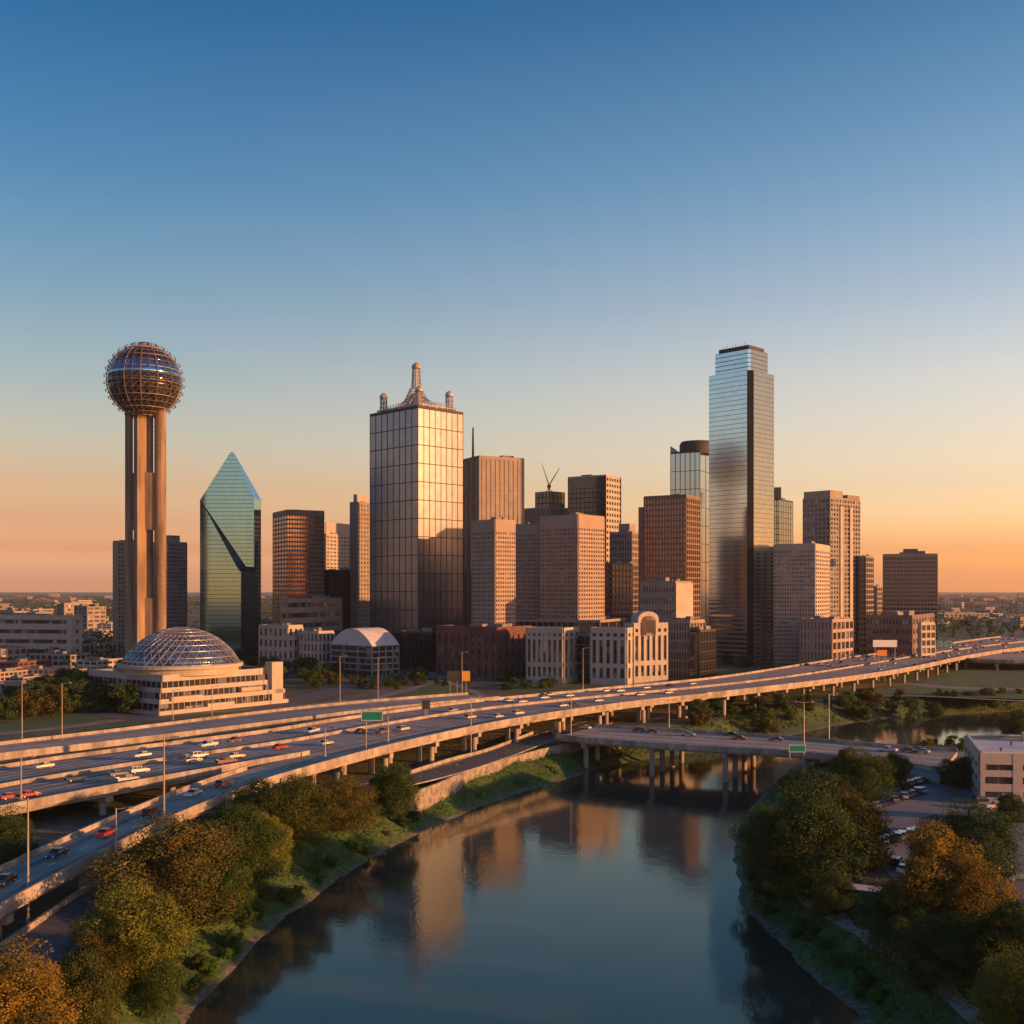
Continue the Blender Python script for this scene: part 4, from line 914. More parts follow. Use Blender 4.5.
def place_car(kind, colour, p, ang, label, group=None, name=None):
    key = (kind, colour)
    if key not in protos: protos[key] = make_car(kind, colour)
    root, parts = protos[key]
    nm = {'sedan':'car','suv':'sport_utility_car','pickup':'pickup_truck','van':'delivery_van'}[kind]
    if key in used_p: r, _ = copy_flat(protos[key], p, ang, 1, label, {'pickup':'pickup truck','van':'van'}.get(kind,'car'), group)
    else:
        used_p.add(key); r = root; r.location = p; r.rotation_euler = (0,0,ang); tag(r, label, {'pickup':'pickup truck','van':'van'}.get(kind,'car'), group)
    r.name = nm
    return r
smallmesh = {}
def small_car(colour, p, ang, label, group, name='car'):
    if colour not in smallmesh:
        L, lo, hi, W_ = prof_car('sedan'); mb = MB(); v_, f_ = tri(lo, -W_/2, W_/2); mb.add(v_, [g_[::-1] for g_ in f_])
        for sx in (-1.45, 1.45):
            for sy in (-.85, .85): mb.mi = 2; mb.tube((sx,sy-.1,.33),(sx,sy+.1,.33),.33,n=8)
        mb.mi = 1; v_, f_ = tri(hi, -W_/2+.08, W_/2-.08, .14); mb.add(v_, [g_[::-1] for g_ in f_]); mb.mi = 0; mb.box(-1.0,.2,-.7,.7,1.44,1.49)
        ob = mb.build(name, [CP[colour], M['car_glass'], M['tyre']]); smallmesh[colour] = ob
    else: ob = smallmesh[colour].copy(); col.objects.link(ob)
    ob.location = p; ob.rotation_euler = (0,0,ang); tag(ob, label, 'car', group); return ob
def road_car(kind, colour, px, py, V, label, group=None, z=None):
    zz = z if z is not None else V[3][0].z
    p = at(px, py, zz)
    for _ in range(4):
        q = nearest(V[3], p); p = at(px, py, q[1].z)
    t = q[2]; f = nearest(V[2], p)[1]; dn = (q[1]-p).length; df = (f-p).length
    ang = math.atan2(t.y, t.x)+(math.pi if dn > df else 0)
    return place_car(kind, colour, (p.x,p.y,p.z+.01), ang, label, group)
for a in [('sedan','black',4,884,'black sedan cut by the left edge on the near ramp'),
          ('sedan','dark blue',57,857,'dark blue sedan on the near ramp behind the black one at the edge'),
          ('sedan','red',106,836,'dark red sedan alone in the middle of the near ramp'),
          ('suv','black',152,816,'black sport utility on the near ramp left of the tall lamp post'),
          ('sedan','white',193,796,'white sedan on the near ramp right of the tall lamp post'),
          ('suv','brown',224,787,'brown sport utility leading the cars on the near ramp')]: road_car(*a[:4], V2, a[4])
for a in [('sedan','cream',44,768,'cream sedan near the left edge on the far carriageway of the freeway'),
          ('sedan','white',142,757,'white sedan alone on the far freeway lanes left of the lamp post'),
          ('sedan','black',75,781,'black sedan on the near freeway lanes near the left edge'),
          ('pickup','white',208,747,'white pickup on the freeway lanes farthest from the river'),
          ('sedan','brown',234,742,'small brown car hugging the far barrier of the freeway'),
          ('suv','white',199,758,'white sport utility by the freeway median barrier'),
          ('sedan','silver',193,762,'silver sedan just beside the white sport utility at the median'),
          ('sedan','cream',236,758,'cream sedan right of the median ahead of a brown pickup'),
          ('pickup','brown',226,764,'brown pickup in the near freeway lanes before the ramp joins'),
          ('suv','white',139,773,'white sport utility crossing in the middle of the freeway near lanes'),
          ('sedan','grey',118,776,'dark grey sedan right behind the white sport utility'),
          ('pickup','silver',127,782,'silver pickup in the lane closest to the near parapet'),
          ('sedan','red',10,799,'red sedan at the left edge against the near parapet'),
          ('sedan','red',29,797,'red sedan just ahead of the other red one at left edge'),
          ('sedan','red',280,749,'bright red sedan in the widest part of the freeway'),
          ('pickup','white',312,733,'white pickup on the far lanes near the green sign'),
          ('sedan','white',326,745,'white sedan just past the bright red one'),
          ('sedan','brown',361,733,'brown sedan passing left of the green road sign post'),
          ('pickup','grey',383,734,'grey pickup between the two green sign posts'),
          ('suv','cream',403,731,'cream sport utility right of the green sign posts'),
          ('sedan','silver',452,712,'silver sedan on the far lanes beyond the dark back facing sign'),
          ('suv','cream',470,719,'cream sport utility next to the lamp post on freeway edge'),
          ('sedan','white',498,718,'white sedan behind a white sport utility midway along the freeway'),
          ('suv','white',518,715,'white sport utility midway along the freeway near lanes')]: road_car(*a[:4], V1, a[4], z=15)
for a in [('sedan','white',585,729,'white sedan at the left end of the river bridge'),('suv','blue',639,732,'dark blue sport utility at left of the blue pair on bridge'),
          ('sedan','blue',652,733,'blue sedan following close on the river bridge'),('sedan','silver',688,736,'silver sedan alone over the river bridge piers'),
          ('sedan','black',731,736,'black sedan beside the red one on the bridge'),('sedan','red',739,740,'red sedan on the river bridge left of the lamp posts'),
          ('sedan','grey',776,741,'grey sedan between red sedan and bridge lamp post'),('pickup','white',888,752,'white pickup leaving the bridge at its right end'),
          ('sedan','brown',908,752,'brown sedan at the right end of the bridge'),('sedan','silver',922,753,'silver sedan farthest right on the bridge approach')]: road_car(*a[:4], V4, a[4])
CN = ['white','silver','black','red','grey','cream','white','dark blue','brown']
rnd = random.Random(3)
for px, py in [(508,702),(522,703),(544,699),(550,696),(569,697),(563,707),(573,706),(598,702),(607,692),(620,692),(646,689),(670,687),(692,685),(668,694),(640,696)]:
    p = at(px, py, 16); q = nearest(V1[3], p); t = q[2]; small_car(rnd.choice(['white','silver','cream','black','white']), (p.x,p.y,16.01), math.atan2(t.y,t.x), 'small car in the mid distance stretch of the freeway before the bridge', 'cars on the middle stretch of the freeway')
S = V1[1]
for i in range(100):
    n_ = len(S); k_ = rnd.randint(int(n_*.52), n_-3); tl_ = rnd.choice([.06,.14,.22,.30,.38,.46,.54,.62,.70,.78,.86,.94])
    f, q = S[k_]; p = q.lerp(f, tl_); t = (S[k_+1][1]-q).normalized()
    if nearest(V1[3], p)[0] < 9: continue
    small_car(rnd.choice(CN), (p.x,p.y,16.01), math.atan2(t.y,t.x)+(math.pi if tl_ > .5 else 0), 'tiny car on the far right stretch of the freeway', 'cars on the far stretch of the freeway')
for i in range(14):
    p = at(862+i*4.6, 812-i*1.5, 8.06)
    place_car(rnd.choice(['sedan','suv','sedan']), ['black','silver','dark blue','white','grey','blue'][i%6], p, R(78), 'dark or silver car parked in the long slanted row by the trees', 'cars parked in the row along the lot')
for i in range(12):
    p = at(880+i*4.4, 845-i*1.2, 8.06)
    place_car(rnd.choice(['sedan','suv']), ['grey','white','dark blue','black','silver','cream'][i%6], p, R(70), 'car parked in the middle row of the riverside lot', 'cars parked in the middle row')
for i in range(8):
    p = at(896+i*3.6, 790-i*1.2, 8.06)
    place_car('sedan', ['grey','black','white','dark blue'][i%4], p, R(78), 'car parked in the short back row under the bridge trees', 'cars parked in the back row')
for kd, c_, x, y, an, lb in [('sedan','white',904,872,60,'white car parked half hidden between the big trees'),('suv','black',897,866,60,'black car parked behind the white one between the trees'),
        ('pickup','white',996,809,5,'white pickup parked before the beige office'),('suv','black',983,803,5,'black sport utility parked before the beige office'),('sedan','black',1015,816,5,'black car at the right edge before the beige office'),
        ('sedan','blue',1016,880,20,'blue car at the right edge beyond the orange tree'),('suv','black',1002,868,20,'black sport utility parked behind the dark round tree'),
        ('sedan','white',985,917,30,'white car glimpsed beneath the orange tree'),('van','white',885,674,0,'white delivery van on the far service road')]:
    place_car(kd, c_, at(x, y, 8.06), R(an), lb)
for i in range(72):
    px, py = (rnd.uniform(300,480), rnd.choice([663,666,669,673,677])) if i < 50 else (rnd.uniform(480,640), rnd.choice([662,665,668]))
    p = at(px, py, 8.0); small_car(rnd.choice(CN), (p.x,p.y,8.12), R(rnd.choice([20,110])), 'tiny parked car in the downtown lot beyond the lawn', 'cars in the downtown lot')

# ------------------------------------------------------------------ street lamps and signs
def lamp(px, yt, yb, z, label, arm=1, w=1.0, Dfix=None):
    b_ = at(px, yb, z) if Dfix is None else atD(px, Dfix, z); hgt = (H-z)+(CY-yt)/F*b_.y
    root = empty('street_lamp', b_, label, 'street lamp'); r = .22*w
    mb = MB(); mb.tube(b_, b_+Vector((0,0,hgt)), r, r*.55, n=8); mb.tube(b_, b_+Vector((0,0,.8)), r*1.8, r*1.5, n=8); mb.build('pole', M['pole'], root)
    mb = MB(); top = b_+Vector((0,0,hgt-.05)); ends = [1, -1] if arm == 2 else [arm]
    for s_ in ends: mb.tube(top-Vector((0,0,.2)), top+Vector((s_*2.2,0,.15)), .1, n=6)
    mb.build('arm', M['pole'], root)
    for s_ in ends:
        e_ = top+Vector((s_*2.2,0,.15)); mb = MB(); mb.box(e_.x-.25+s_*.3,e_.x+.25+s_*.5,e_.y-.3,e_.y+.3,e_.z-.18,e_.z+.12); mb.build('lamp_head', M['steel'], root)
for a in [(22,680,742,8,'tall lamp post at far left behind the flyover ramp',1),(62,683,752,8,'tall lamp post second from the left behind the flyover ramp',1),(164,737,818,16,'tall lamp post rising from near ramp between white and black cars',1),
          (28,798,922,8,'nearest lamp post at the lower left corner',-1),(21,757,800,14,'lamp post on the freeway near parapet at left edge',1),(173,690,722,8,'lamp post before the terraced domed hall on its left half',1),
          (212,686,719,8,'lamp post before the terraced domed hall on its right half',1),(340,656,707,8,'lamp post behind the freeway left of the lawn',1),(378,657,705,8,'lamp post at the left tip of the triangular lawn',1),
          (462,652,698,8,'lamp post next to the yellow sign',1),(446,650,676,8,'short lamp post at the far path behind the yellow sign',-1),(471,697,755,8,'lamp post in front of the freeway beside the frontage road',1),(571,690,743,8,'lamp post on the pale bank at the bridge left end',1),
          (583,648,689,8,'lamp post in front of the white tall windowed buildings',1),(575,645,676,8,'slim lamp post beside the dark glass link building',-1),(669,700,727,10.2,'short lamp post where the bridge passes under the freeway',2),(804,702,752,10.2,'double armed lamp post on the bridge near the green sign',2),
          (829,694,742,10.2,'lamp post on the far side of the bridge',1),(325,728,757,16,'short lamp post on freeway edge by the white sedan',1),(116,808,862,14,'short thin post on the near ramp edge above the dark road',1)]:
    lamp(*a)
def board(name, label, x0, x1, y0, y1, D, mat, posts, zb, border=True, cat='sign', back=False):
    a = atD(x0, D, zpx(y0, D)); b_ = atD(x1, D, zpx(y1, D)); root = empty(name, atD(posts[0], D, zb), label, cat)
    mb = MB(); mb.box(a.x,b_.x,D-.08,D+.08,b_.z,a.z); pn = mb.build('panel', mat, root)
    if border:
        mb = MB(); t = .14; y = D-.09
        for bx in ((a.x+.1,b_.x-.1,a.z-.1-t,a.z-.1),(a.x+.1,b_.x-.1,b_.z+.1,b_.z+.1+t),(a.x+.1,a.x+.1+t,b_.z+.1+t,a.z-.1-t),(b_.x-.1-t,b_.x-.1,b_.z+.1+t,a.z-.1-t)): mb.box(bx[0],bx[1],y-.02,y,bx[2],bx[3])
        mb.build('border', M['sign_white'], pn)
    for p in posts:
        q = atD(p, D, zb); mb = MB(); mb.tube(q+Vector((0,.25,0)), (q.x,q.y+.25,a.z-.1), .14, n=8); mb.build('post', M['pole'], root)
q = at(366, 752, 16); board('road_sign', 'wide green highway sign on posts over the near freeway edge', 361,383,711,721, q.y+2, M['sign_green'], (366,), q.z)
q = at(388, 744, 16); 
lamp(388,716,742,16,'thin post right of the wide green highway sign',1)
q = at(426, 718, 16); board('road_sign', 'dark grey sign panel seen from behind on the freeway median', 422,430,700,709, q.y, M['dark_metal'], (425,427), 16, border=False)
q = at(466, 697, 8); board('road_sign', 'small yellow square sign at the lawn corner', 462,470,671,681, q.y, M['sign_yellow'], (466,), 8, border=False)
board('road_sign', 'grey blank sign panel left of the small yellow sign', 447,460,671,681, at(450,694,8).y, M['dark_metal'], (450,457), 8, border=False)
q = at(797, 756, 10.2); board('road_sign', 'small green sign hanging on the river bridge railing', 788.5,806,744.5,752.5, q.y-1.1, M['sign_green'], (790,804), 9.2)
q = at(885, 668, 8); board('billboard', 'pale billboard beside the freeway far curve', 873,897,640,647, 640, M['sign_white'], (875,895), 8, border=False, cat='billboard')
board('road_sign', 'orange square board below the pale billboard', 877,887,650,656, 625, M['orange_paint'], (879,885), 8, border=False)
for x0, x1, lb in ((935,942,'left small green gantry sign far along the freeway'),(945,952,'right small green gantry sign far along the freeway')):
    board('road_sign', lb, x0,x1,641,646, 850, M['sign_green'], (x0+1,x1-1), 8)

# ------------------------------------------------------------------ trees
def crown_mesh(seed, nl, per, leaf, flat=.8, rnd_=None):
    r_ = np.random.RandomState(seed); C = []
    for i in range(nl):
        while True:
            p = r_.uniform(-1, 1, 3)
            if np.linalg.norm(p) < 1: break
        p *= .70; p[2] = p[2]*.95; p[:2] *= 1-.35*max(p[2],0); C.append((p, r_.uniform(.15, .34)))
    for i in range(max(5, nl//4)):
        a_ = r_.uniform(0, 6.28); q_ = r_.uniform(.25,.55); C.append((np.array([q_*math.cos(a_), q_*math.sin(a_), -.66]), r_.uniform(.24,.34)))
    P = []; N = []
    for c_, r0 in C:
        d = r_.normal(size=(per, 3)); d /= np.linalg.norm(d, axis=1)[:,None]
        rr = r0*r_.uniform(.55, 1.08, per)[:,None]; q = c_+d*rr*np.array([1,1,.85]); P.append(q); N.append(d)
    P = np.concatenate(P); N = np.concatenate(N)
    keep = np.ones(len(P), bool)
    for c_, r0 in C: keep &= ~(np.linalg.norm((P-c_)/np.array([1,1,.85]), axis=1) < r0*.5)
    P = P[keep]; N = N[keep]; n = len(P)
    nrm = N+r_.normal(size=(n,3))*.55; nrm /= np.linalg.norm(nrm, axis=1)[:,None]
    t = np.cross(nrm, r_.normal(size=(n,3))); t /= np.linalg.norm(t, axis=1)[:,None]; bb = np.cross(nrm, t)
    s = leaf*r_.uniform(.6, 1.4, n)[:,None]
    a1 = P-t*s; a2 = P-bb*s*.6+t*s*.1; a3 = P+t*s; a4 = P+bb*s*.6
    V = np.stack([a1,a2,a3,a4],1).reshape(-1,3); return V, np.arange(4*n).reshape(-1,4)
def make_tree(seed, nl, per, leaf, mat, h=1.0, name='tree', wid=.5, trunkh=.3):
    root = empty(name, (0,0,-100)); root['_o'] = (0,0,0)
    V, Q_ = crown_mesh(seed, nl, per, leaf/ (wid))
    V = V*np.array([wid, wid, (1-trunkh)*.54]); V[:,2] += trunkh+(1-trunkh)*.48
    me = bpy.data.meshes.new('crown'); me.from_pydata(V.tolist(), [], Q_.tolist()); me.materials.append(mat); me.update()
    cr = bpy.data.objects.new('crown', me); col.objects.link(cr); cr.parent = root
    mb = MB(); mb.tube((0,0,-.05),(0,0,trunkh*.9),.035,.024,n=7); r_ = random.Random(seed)
    for i in range(6):
        a_ = i*1.05+r_.random(); z_ = trunkh*r_.uniform(.6,.95); e_ = Vector((math.cos(a_)*wid*.5, math.sin(a_)*wid*.5, trunkh+(1-trunkh)*r_.uniform(.3,.6)))
        m_ = Vector((math.cos(a_)*wid*.2, math.sin(a_)*wid*.2, trunkh+.08)); mb.tube((0,0,z_), m_, .018,.012,n=5); mb.tube(m_, e_, .012,.004,n=5)
    mb.tube((0,0,trunkh*.85),(0.02,0,.85),.022,.006,n=5)
    tk = mb.build('trunk', M['bark'], root, origin=(0,0,0))
    return root, [(cr, 0), (tk, 0)]
big = [make_tree(s, 60, 640, .0105, M['f_green'], wid=.50+.06*(s%3), trunkh=.05) for s in (11,12,13,14)]
mid = [make_tree(s, 18, 170, .030, M['f_green'], wid=.58, trunkh=.10) for s in (21,22,23)]
fresh = set()
def tree(proto, p, h, mat, label, group=None, wsc=1.0, cat='tree', name=None, rz=None, sink=.3, asym=1.0):
    rz = random.uniform(0, 6.28) if rz is None else rz
    key = id(proto[0]); loc = (p[0], p[1], p[2]-sink)
    if key in fresh: r, ch = copy_flat(proto, loc, rz, (h*wsc*asym, h*wsc/asym, h), label, cat, group)
    else:
        fresh.add(key); r = proto[0]; ch = [c_ for c_, _ in proto[1]]; r.location = loc; r.rotation_euler = (0,0,rz); r.scale = (h*wsc,h*wsc,h); tag(r, label, cat, group)
    ch[0].material_slots[0].link = 'OBJECT'; ch[0].material_slots[0].material = M[mat]
    if name: r.name = name
    return r
# px, base y, height px at that distance, material, width scale, label
bt = [(16,1062,118,'f_orange',1.1,'rust orange tree filling the lower left corner'),
 (78,1045,92,'f_olive',1.0,'olive tree right of the rust orange corner tree'),
 (128,990,108,'f_yellow',1.1,'bright yellow green tree at left overlooking the riverbank'),
 (98,1000,80,'f_rust',.75,'narrow rusty tree before the yellow green one'),
 (170,930,112,'f_rust',1.25,'big dark rusty crowned tree hiding the end of the dark road'),
 (205,925,85,'f_dark',1.1,'dark green tree right of the big rusty crown'),
 (240,885,82,'f_green',1.1,'green tree behind the dark one on the left bank'),
 (280,850,78,'f_olive',1.2,'olive tree touching the near ramp parapet'),
 (300,838,62,'f_rust',1.0,'brown tree before the near ramp where it joins'),
 (268,872,62,'f_yellow',1.0,'yellow green low tree on the left riverbank slope'),
 (345,830,56,'f_rust',1.15,'orange brown round tree second from the right on left bank'),
 (395,816,56,'f_green',1.0,'upright green tree last on the left bank'),
 (10,868,62,'f_dark',1.1,'dark tree between freeway and near ramp at the left edge'),
 (235,915,52,'f_green',.9,'low green tree leaning at the left water edge'),
 (155,1010,60,'f_green',1.2,'low dense green tree under the yellow green one'),
 (772,872,72,'f_green',.95,'green tree at the left point of right bank'),
 (810,900,118,'f_dark',1.05,'large dark green tree dominating the right bank clump'),
 (848,868,82,'f_rust',1.15,'orange topped tree behind the large dark right bank tree'),
 (775,895,60,'f_dark',1.0,'dark low tree dipping over the water on the right bank'),
 (815,822,60,'f_dark',1.3,'dark spreading tree in front of the bridge green sign'),
 (862,800,52,'f_green',1.2,'green tree between the bridge and the parked row'),
 (845,795,50,'f_rust',1.0,'brownish tree beside the bridge right end'),
 (895,788,38,'f_olive',1.1,'small olive tree at the back of the parking row'),
 (960,790,38,'f_dark',1.1,'small round dark tree left of the beige office'),
 (970,875,76,'f_dark',1.25,'dark round tree standing alone in the parking lot'),
 (935,935,112,'f_orange',1.15,'tall golden orange tree on the right bank'),
 (975,945,90,'f_orange',1.0,'golden orange tree partly behind the tallest one'),
 (900,955,78,'f_dark',1.2,'dark green tree before the golden orange tree'),
 (955,985,74,'f_dark',1.3,'very dark tree on the lower right by the path'),
 (1015,985,92,'f_dark',1.1,'dark tree cut by the right edge'),
 (1020,1050,100,'f_olive',1.1,'olive tree in the lower right corner'),
 (926,990,32,'f_green',1.3,'small bush like tree beside the right bank path'),
 (834,920,46,'f_dark',1.0,'thin dark tree beside the path near the shelter'),
 (1018,742,34,'f_olive',1.1,'olive tree by the inlet at the right edge'),
 (1012,822,30,'f_dark',1.2,'dark tree in front of the beige office wall')]
for i, (x, yb, hp, mt, wsc, lb) in enumerate(bt):
    p = atg(x, yb) if yb < 1024 else atg(x, yb)
    hh = hp/F*p.y*1.06; tree(big[i%4], p, hh, mt, lb, wsc=wsc, asym=random.uniform(.82,1.2))
rnd = random.Random(5)
def midtree(px, py, hp, mt, label, group, wsc=1.1, name=None):
    p = atg(px, py); tree(mid[rnd.randrange(3)], p, hp/F*p.y, mt, label, group, wsc*rnd.uniform(.85,1.2), name='bush' if ('bush ' in label or 'shrub' in label) else 'tree')
for i in range(26):
    x = rnd.uniform(-20, 128); midtree(x, 702+rnd.uniform(0, 12)+ (8 if x<60 else 0), rnd.uniform(28, 42), rnd.choice(['f_dark','f_green','f_rust','f_dark']), 'dark bushy tree in the grove left of the domed hall', 'trees left of the domed hall')
for i in range(34):
    midtree(rnd.uniform(235, 345), rnd.uniform(658, 686), rnd.uniform(12, 20), rnd.choice(['f_dark','f_green','f_dark']), 'dark small tree between the domed hall and vaulted hall', 'trees right of the domed hall')
for i in range(36):
    midtree(rnd.uniform(312, 445), rnd.uniform(676, 690), rnd.uniform(8, 13), rnd.choice(['f_dark','f_green','f_rust']), 'small dark tree bordering the triangular lawn', 'trees around the triangular lawn')
for i in range(22):
    midtree(rnd.uniform(500, 560), rnd.uniform(672, 690), rnd.uniform(7, 13), rnd.choice(['f_dark','f_green']), 'small dark shrub on the slope right of the yellow sign', 'shrubs right of the yellow sign', 1.5)
for i in range(34):
    midtree(rnd.uniform(635, 905), rnd.uniform(652, 668), rnd.uniform(9, 17), rnd.choice(['f_dark','f_green','f_dark','f_rust']), 'small tree at the feet of the tall towers beyond the freeway', 'trees at the feet of the towers')
for i in range(46):
    x = rnd.uniform(690, 1030); y = rnd.uniform(704, 726)-(x-690)*.02
    midtree(x, y, rnd.uniform(8, 22), rnd.choice(['f_green','f_olive','f_rust','f_dark']), 'full crowned tree on the far bank behind the bridge', 'trees on the far bank')
for x, y, hp, mt in ((765,735,32,'f_olive'),(790,722,20,'f_olive'),(872,708,22,'f_rust'),(650,745,18,'f_rust'),(700,728,22,'f_rust')):
    midtree(x, y, hp, mt, 'larger rusty or olive tree on the slope just beyond the bridge', 'larger trees just beyond the bridge', 1.1)
for i in range(20):
    midtree(rnd.uniform(930, 1060), rnd.uniform(622, 634), rnd.uniform(4, 8), 'f_dark', 'tiny dark tree beside the far right end of the freeway', 'trees beside the far right freeway')
for i in range(24):
    x = rnd.uniform(925, 1050); midtree(x, rnd.uniform(741, 752), rnd.uniform(5, 11), rnd.choice(['f_green','f_olive']), 'low green bush along the near shore of inlet', 'bushes along the inlet', 1.5)
for i in range(46):
    y = rnd.uniform(790, 1010); xs_ = np.interp(y, [781,800,828,860,900,950,1024],[560,500,430,370,310,250,185])
    p = atg(xs_-rnd.uniform(6, 34), y-rnd.uniform(0, 6))
    if p.z > .5: tree(mid[rnd.randrange(3)], p, rnd.uniform(1.6, 3.6), rnd.choice(['f_bank','f_green','f_olive']), 'waist high green bush on the left riverbank slope', 'bushes on the left riverbank', 1.3, cat='bush', name='bush')
for i in range(26):
    y = rnd.uniform(880, 1015); xs_ = np.interp(y, [885,915,962,1024],[738,750,800,860])
    p = atg(xs_+rnd.uniform(10, 46), y)
    if p.z > .5: tree(mid[rnd.randrange(3)], p, rnd.uniform(1.2, 2.8), rnd.choice(['f_bank','f_green','f_dark']), 'waist high dark bush on the right riverbank slope', 'bushes on the right riverbank', 1.3, cat='bush', name='bush')
# undergrowth on the banks: uncountable
def scatter(name, n, area, mat, leaf, zr, label, seed, cond=None, hgt=.5):
    r_ = np.random.RandomState(seed); x = r_.uniform(area[0], area[1], n); y = r_.uniform(area[2], area[3], n)
    z = np.minimum(hz(x, y), 8.0); k_ = (z > zr[0]) & (z < zr[1])
    cl = np.sin(x*.31+np.sin(y*.23)*2)*np.sin(y*.27+np.sin(x*.19)*2)+r_.uniform(-.6,.6,n); k_ &= cl > -.35
    if cond is not None: k_ &= cond(x, y)
    x, y, z = x[k_], y[k_], z[k_]; n = len(x); P = np.stack([x, y, z+r_.uniform(0, hgt, n)], 1)
    nrm = r_.normal(size=(n,3))+np.array([0,0,.6]); nrm /= np.linalg.norm(nrm,axis=1)[:,None]; t = np.cross(nrm, r_.normal(size=(n,3))); t /= np.linalg.norm(t,axis=1)[:,None]; bb = np.cross(nrm, t)
    s = leaf*r_.uniform(.5,1.5,n)[:,None]; V = np.stack([P-t*s, P-bb*s*.6, P+t*s, P+bb*s*.6],1).reshape(-1,3)
    me = bpy.data.meshes.new(name); me.from_pydata(V.tolist(), [], np.arange(4*n).reshape(-1,4).tolist()); me.materials.append(mat); me.update()
    o = bpy.data.objects.new(name, me); col.objects.link(o); return tag(o, label, 'undergrowth', kind='stuff')
scatter('bank_undergrowth', 120000, (-110, 60, 90, 400), M['f_bank'], .34, (.9, 7.7), 'lush green undergrowth covering the left riverbank slope', 1, hgt=.9)
scatter('bank_undergrowth', 60000, (30, 120, 90, 400), M['f_bank'], .30, (.9, 6.5), 'lush green undergrowth covering the right riverbank slope', 2, cond=lambda x, y: x > 30+(y<200)*0, hgt=.6)
scatter('far_bank_undergrowth', 50000, (60, 420, 400, 640), M['f_olive'], .6, (.8, 7.95), 'mixed green scrub covering the far bank beyond the bridge', 3, hgt=.9)

# ------------------------------------------------------------------ far city
wallm = [M['stone_cream'], M['stone_tan'], M['stone_white'], M['brick_red'], M['stone_pink'], M['roof_grey']]
def low_house(w_, d_, h_, mat, seed):
    r_ = random.Random(seed); root = empty('low_building', (0,0,-100)); root['_o'] = (0,0,0); P = [Vector((-w_/2,-d_/2,0)),Vector((w_/2,-d_/2,0)),Vector((w_/2,d_/2,0)),Vector((-w_/2,d_/2,0))]
    mb = MB(); mb.mi = 0; mb.prism(P, -.3, h_); mb.mi = 1; grid(mb, P, 0, h_, [int(w_/6),int(d_/6)]*2, max(2,int(h_/3.5)), 1.6, 1.9, .25, .2)
    for i in range(3):
        x, y = r_.uniform(-.4,.2)*w_, r_.uniform(-.4,.2)*d_; mb.mi = 2; mb.box(x,x+w_*.18,y,y+d_*.2,h_+.01,h_+r_.uniform(1.5,3))
    mb.mi = 1; mb.box(-w_/2-.3,w_/2+.3,-d_/2-.3,-d_/2+.2,h_-.2,h_+.8); mb.box(-w_/2-.3,w_/2+.3,d_/2-.2,d_/2+.3,h_-.2,h_+.8)
    bpy.data.objects.remove(root)
    return mb.build('low_building', [M['window_glass'], mat, M['roof_grey']], None, origin=(0,0,0))
for i in range(60):
    x = rnd.uniform(-20, 640); midtree(x, rnd.uniform(655, 676) if x > 300 else rnd.uniform(640, 668), rnd.uniform(6, 12), rnd.choice(['f_dark','f_green','f_olive','f_dark']), 'small street tree among the low downtown blocks', 'street trees downtown')
hp = [low_house(30,20,8,M['stone_cream'],1), low_house(44,24,10,M['stone_tan'],2), low_house(24,18,14,M['stone_white'],3), low_house(36,30,7,M['brick_red'],4), low_house(60,26,9,M['stone_pink'],5), low_house(20,18,24,M['stone_tan'],6)]
first = set(); rnd = random.Random(12)
def house(k_, p, rz, s_, label, group):
    if k_ in first: o = hp[k_].copy(); col.objects.link(o)
    else: first.add(k_); o = hp[k_]
    o.location = (p[0],p[1],8.0); o.rotation_euler = (0,0,rz); o.scale = s_; return tag(o, label, 'building', group)
for px, D, k_, s_ in [(8,640,4,.55),(30,600,1,.5),(52,650,4,.6),(75,620,0,.6),(95,590,2,.6),(20,720,3,.8),(60,760,1,.8),(100,720,0,.8),(-10,800,1,1),(30,950,5,.8),(105,900,1,.8),(88,1000,3,1),(5,560,4,.5),(48,560,4,.45),(110,640,3,.6)]:
    p = atD(px, D); house(k_, p, R(rnd.choice([-20,70,-15])), (s_,s_,s_), 'low flat roofed building in the cluster left of the ball topped tower', 'low buildings at the left middle distance')
for px, D, k_, s_ in [(40,1250,5,(1,1,1.1)),(90,1400,5,(1.6,1.4,1.3)),(75,1500,5,(2,1,1.4)),(12,1700,1,(1.4,1,2)),(430,900,1,(1,1,2)),(265,1000,5,(1,1,1)),(745,900,1,(1,1,2)),(845,1000,5,(1.2,1,1)),(905,1100,1,(1,1,2))]:
    p = atD(px, D); house(k_, p, R(rnd.choice([-40,-30,50])), s_, 'taller block rising among the distant low roofs', 'distant taller blocks')
for i in range(250):
    u_ = rnd.random()**1.6; D = 950+u_*7000; px = rnd.choice([rnd.uniform(-40,125), rnd.uniform(930,1070), rnd.uniform(-40,1070)]) 
    if abs(px-985) < 55 and D < 1500: continue
    p = atD(px, D); s_ = rnd.uniform(.5,1.1)*(1+D/5000); house(rnd.randrange(5), p, R(rnd.choice([-30,60,-10,80,10])), (s_,s_,s_*rnd.uniform(.4,.9)), 'tiny flat roofed building in the far suburbs near the horizon', 'far suburb buildings')
# distant freeway on the ground at far right
strip_road('distant_freeway', [(985,650),(1000,636),(1010,622),(1016,612),(1020,604)], 44, M['asphalt'], .12)
for i in range(30):
    t = rnd.random(); y = 648-30*t; x = 988+24*t+rnd.uniform(-14,14)*(1-t*.6); p = at(x, y, 8.0)
    small_car(rnd.choice(CN+['red']), (p.x,p.y,8.15), R(rnd.choice([60,240])), 'tiny car on the far freeway running to the horizon', 'cars running to the horizon')
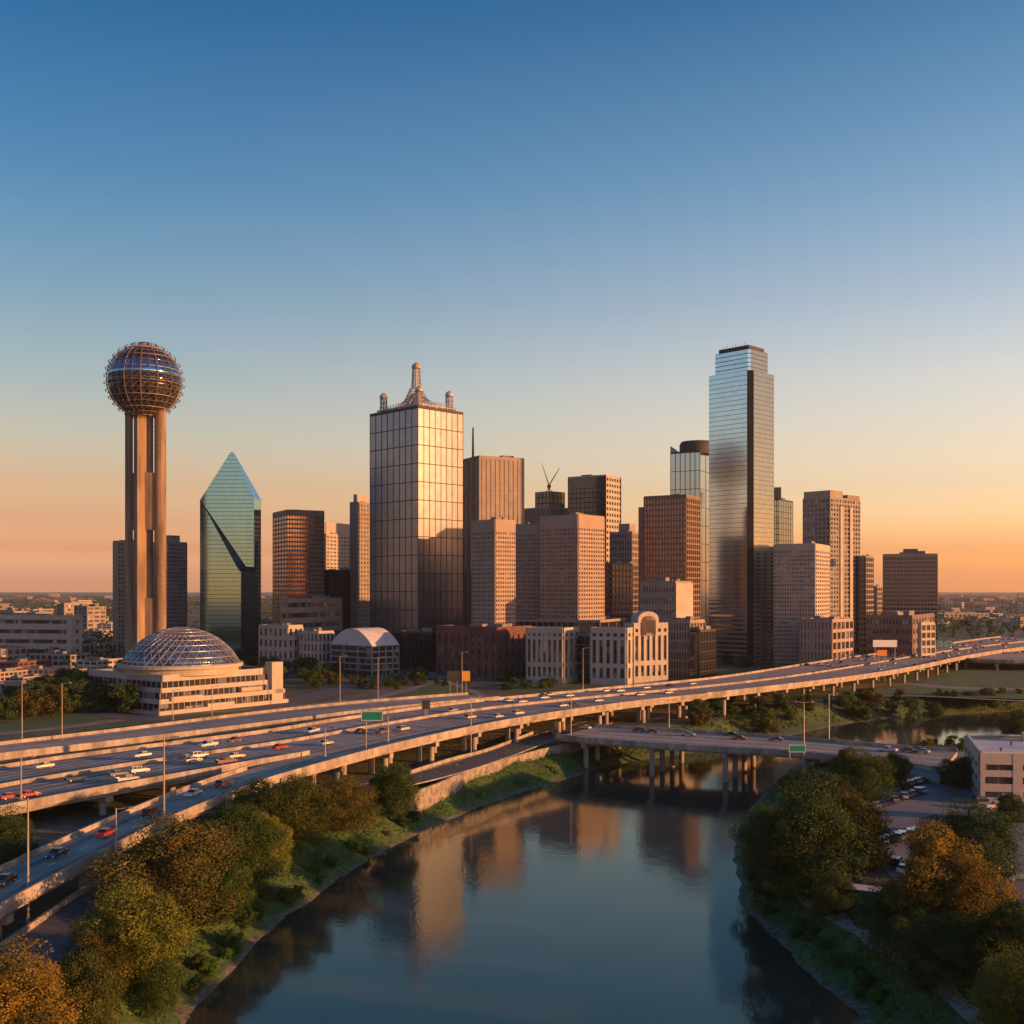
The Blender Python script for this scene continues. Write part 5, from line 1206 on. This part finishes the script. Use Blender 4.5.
# far woods: uncountable canopy
r_ = np.random.RandomState(9); n = 60000
D = 620+7500*r_.uniform(0,1,n)**1.5; px = np.where(r_.uniform(0,1,n) < .5, r_.uniform(-40,330,n), r_.uniform(600,1070,n)); x = (px-512)/F*D
cl = np.sin(x*.013+2*np.sin(D*.004))*np.sin(D*.009+np.sin(x*.01)); k_ = (cl > .12) & (D > 850); x = x[k_]; D = D[k_]; n = len(x)
P = np.stack([x, D, 8+r_.uniform(.5, 8, n)], 1); nrm = r_.normal(size=(n,3))+np.array([0,-.3,.6]); nrm /= np.linalg.norm(nrm,axis=1)[:,None]; t = np.cross(nrm, r_.normal(size=(n,3))); t /= np.linalg.norm(t,axis=1)[:,None]; bb = np.cross(nrm, t)
s = (1.3+D[:,None]*.0006)*r_.uniform(.6,1.4,n)[:,None]; V = np.stack([P-t*s, P-bb*s*.7, P+t*s, P+bb*s*.7],1).reshape(-1,3)
me = bpy.data.meshes.new('far_woods'); me.from_pydata(V.tolist(), [], np.arange(4*n).reshape(-1,4).tolist()); me.materials.append(M['f_dark']); me.update()
o = bpy.data.objects.new('far_woods', me); col.objects.link(o); tag(o, 'dark tree canopy spread between the far suburb roofs', 'woods', kind='stuff')

# ------------------------------------------------------------------ haze
mb = MB(); mb.box(max(-40000, gx[0]-50), gx[-1]+50, gy[0]-50, gy[-1]+50, -5, 300)
hm = bpy.data.materials.new('haze_mat'); hm.use_nodes = True; nn = hm.node_tree.nodes; ll = hm.node_tree.links
for x in list(nn):
    if x.type == 'BSDF_PRINCIPLED': nn.remove(x)
pv = nn.new('ShaderNodeVolumePrincipled'); pv.inputs['Color'].default_value = (.92,.86,.84,1); pv.inputs['Density'].default_value = .000032; pv.inputs['Anisotropy'].default_value = .3
ll.new(pv.outputs[0], [x for x in nn if x.type == 'OUTPUT_MATERIAL'][0].inputs['Volume'])
tag(mb.build('haze', hm), 'thin warm evening haze over the whole city', 'haze', kind='stuff')
for o in bpy.data.objects:
    for k_ in ('_o', '_z1'):
        if k_ in o: del o[k_]
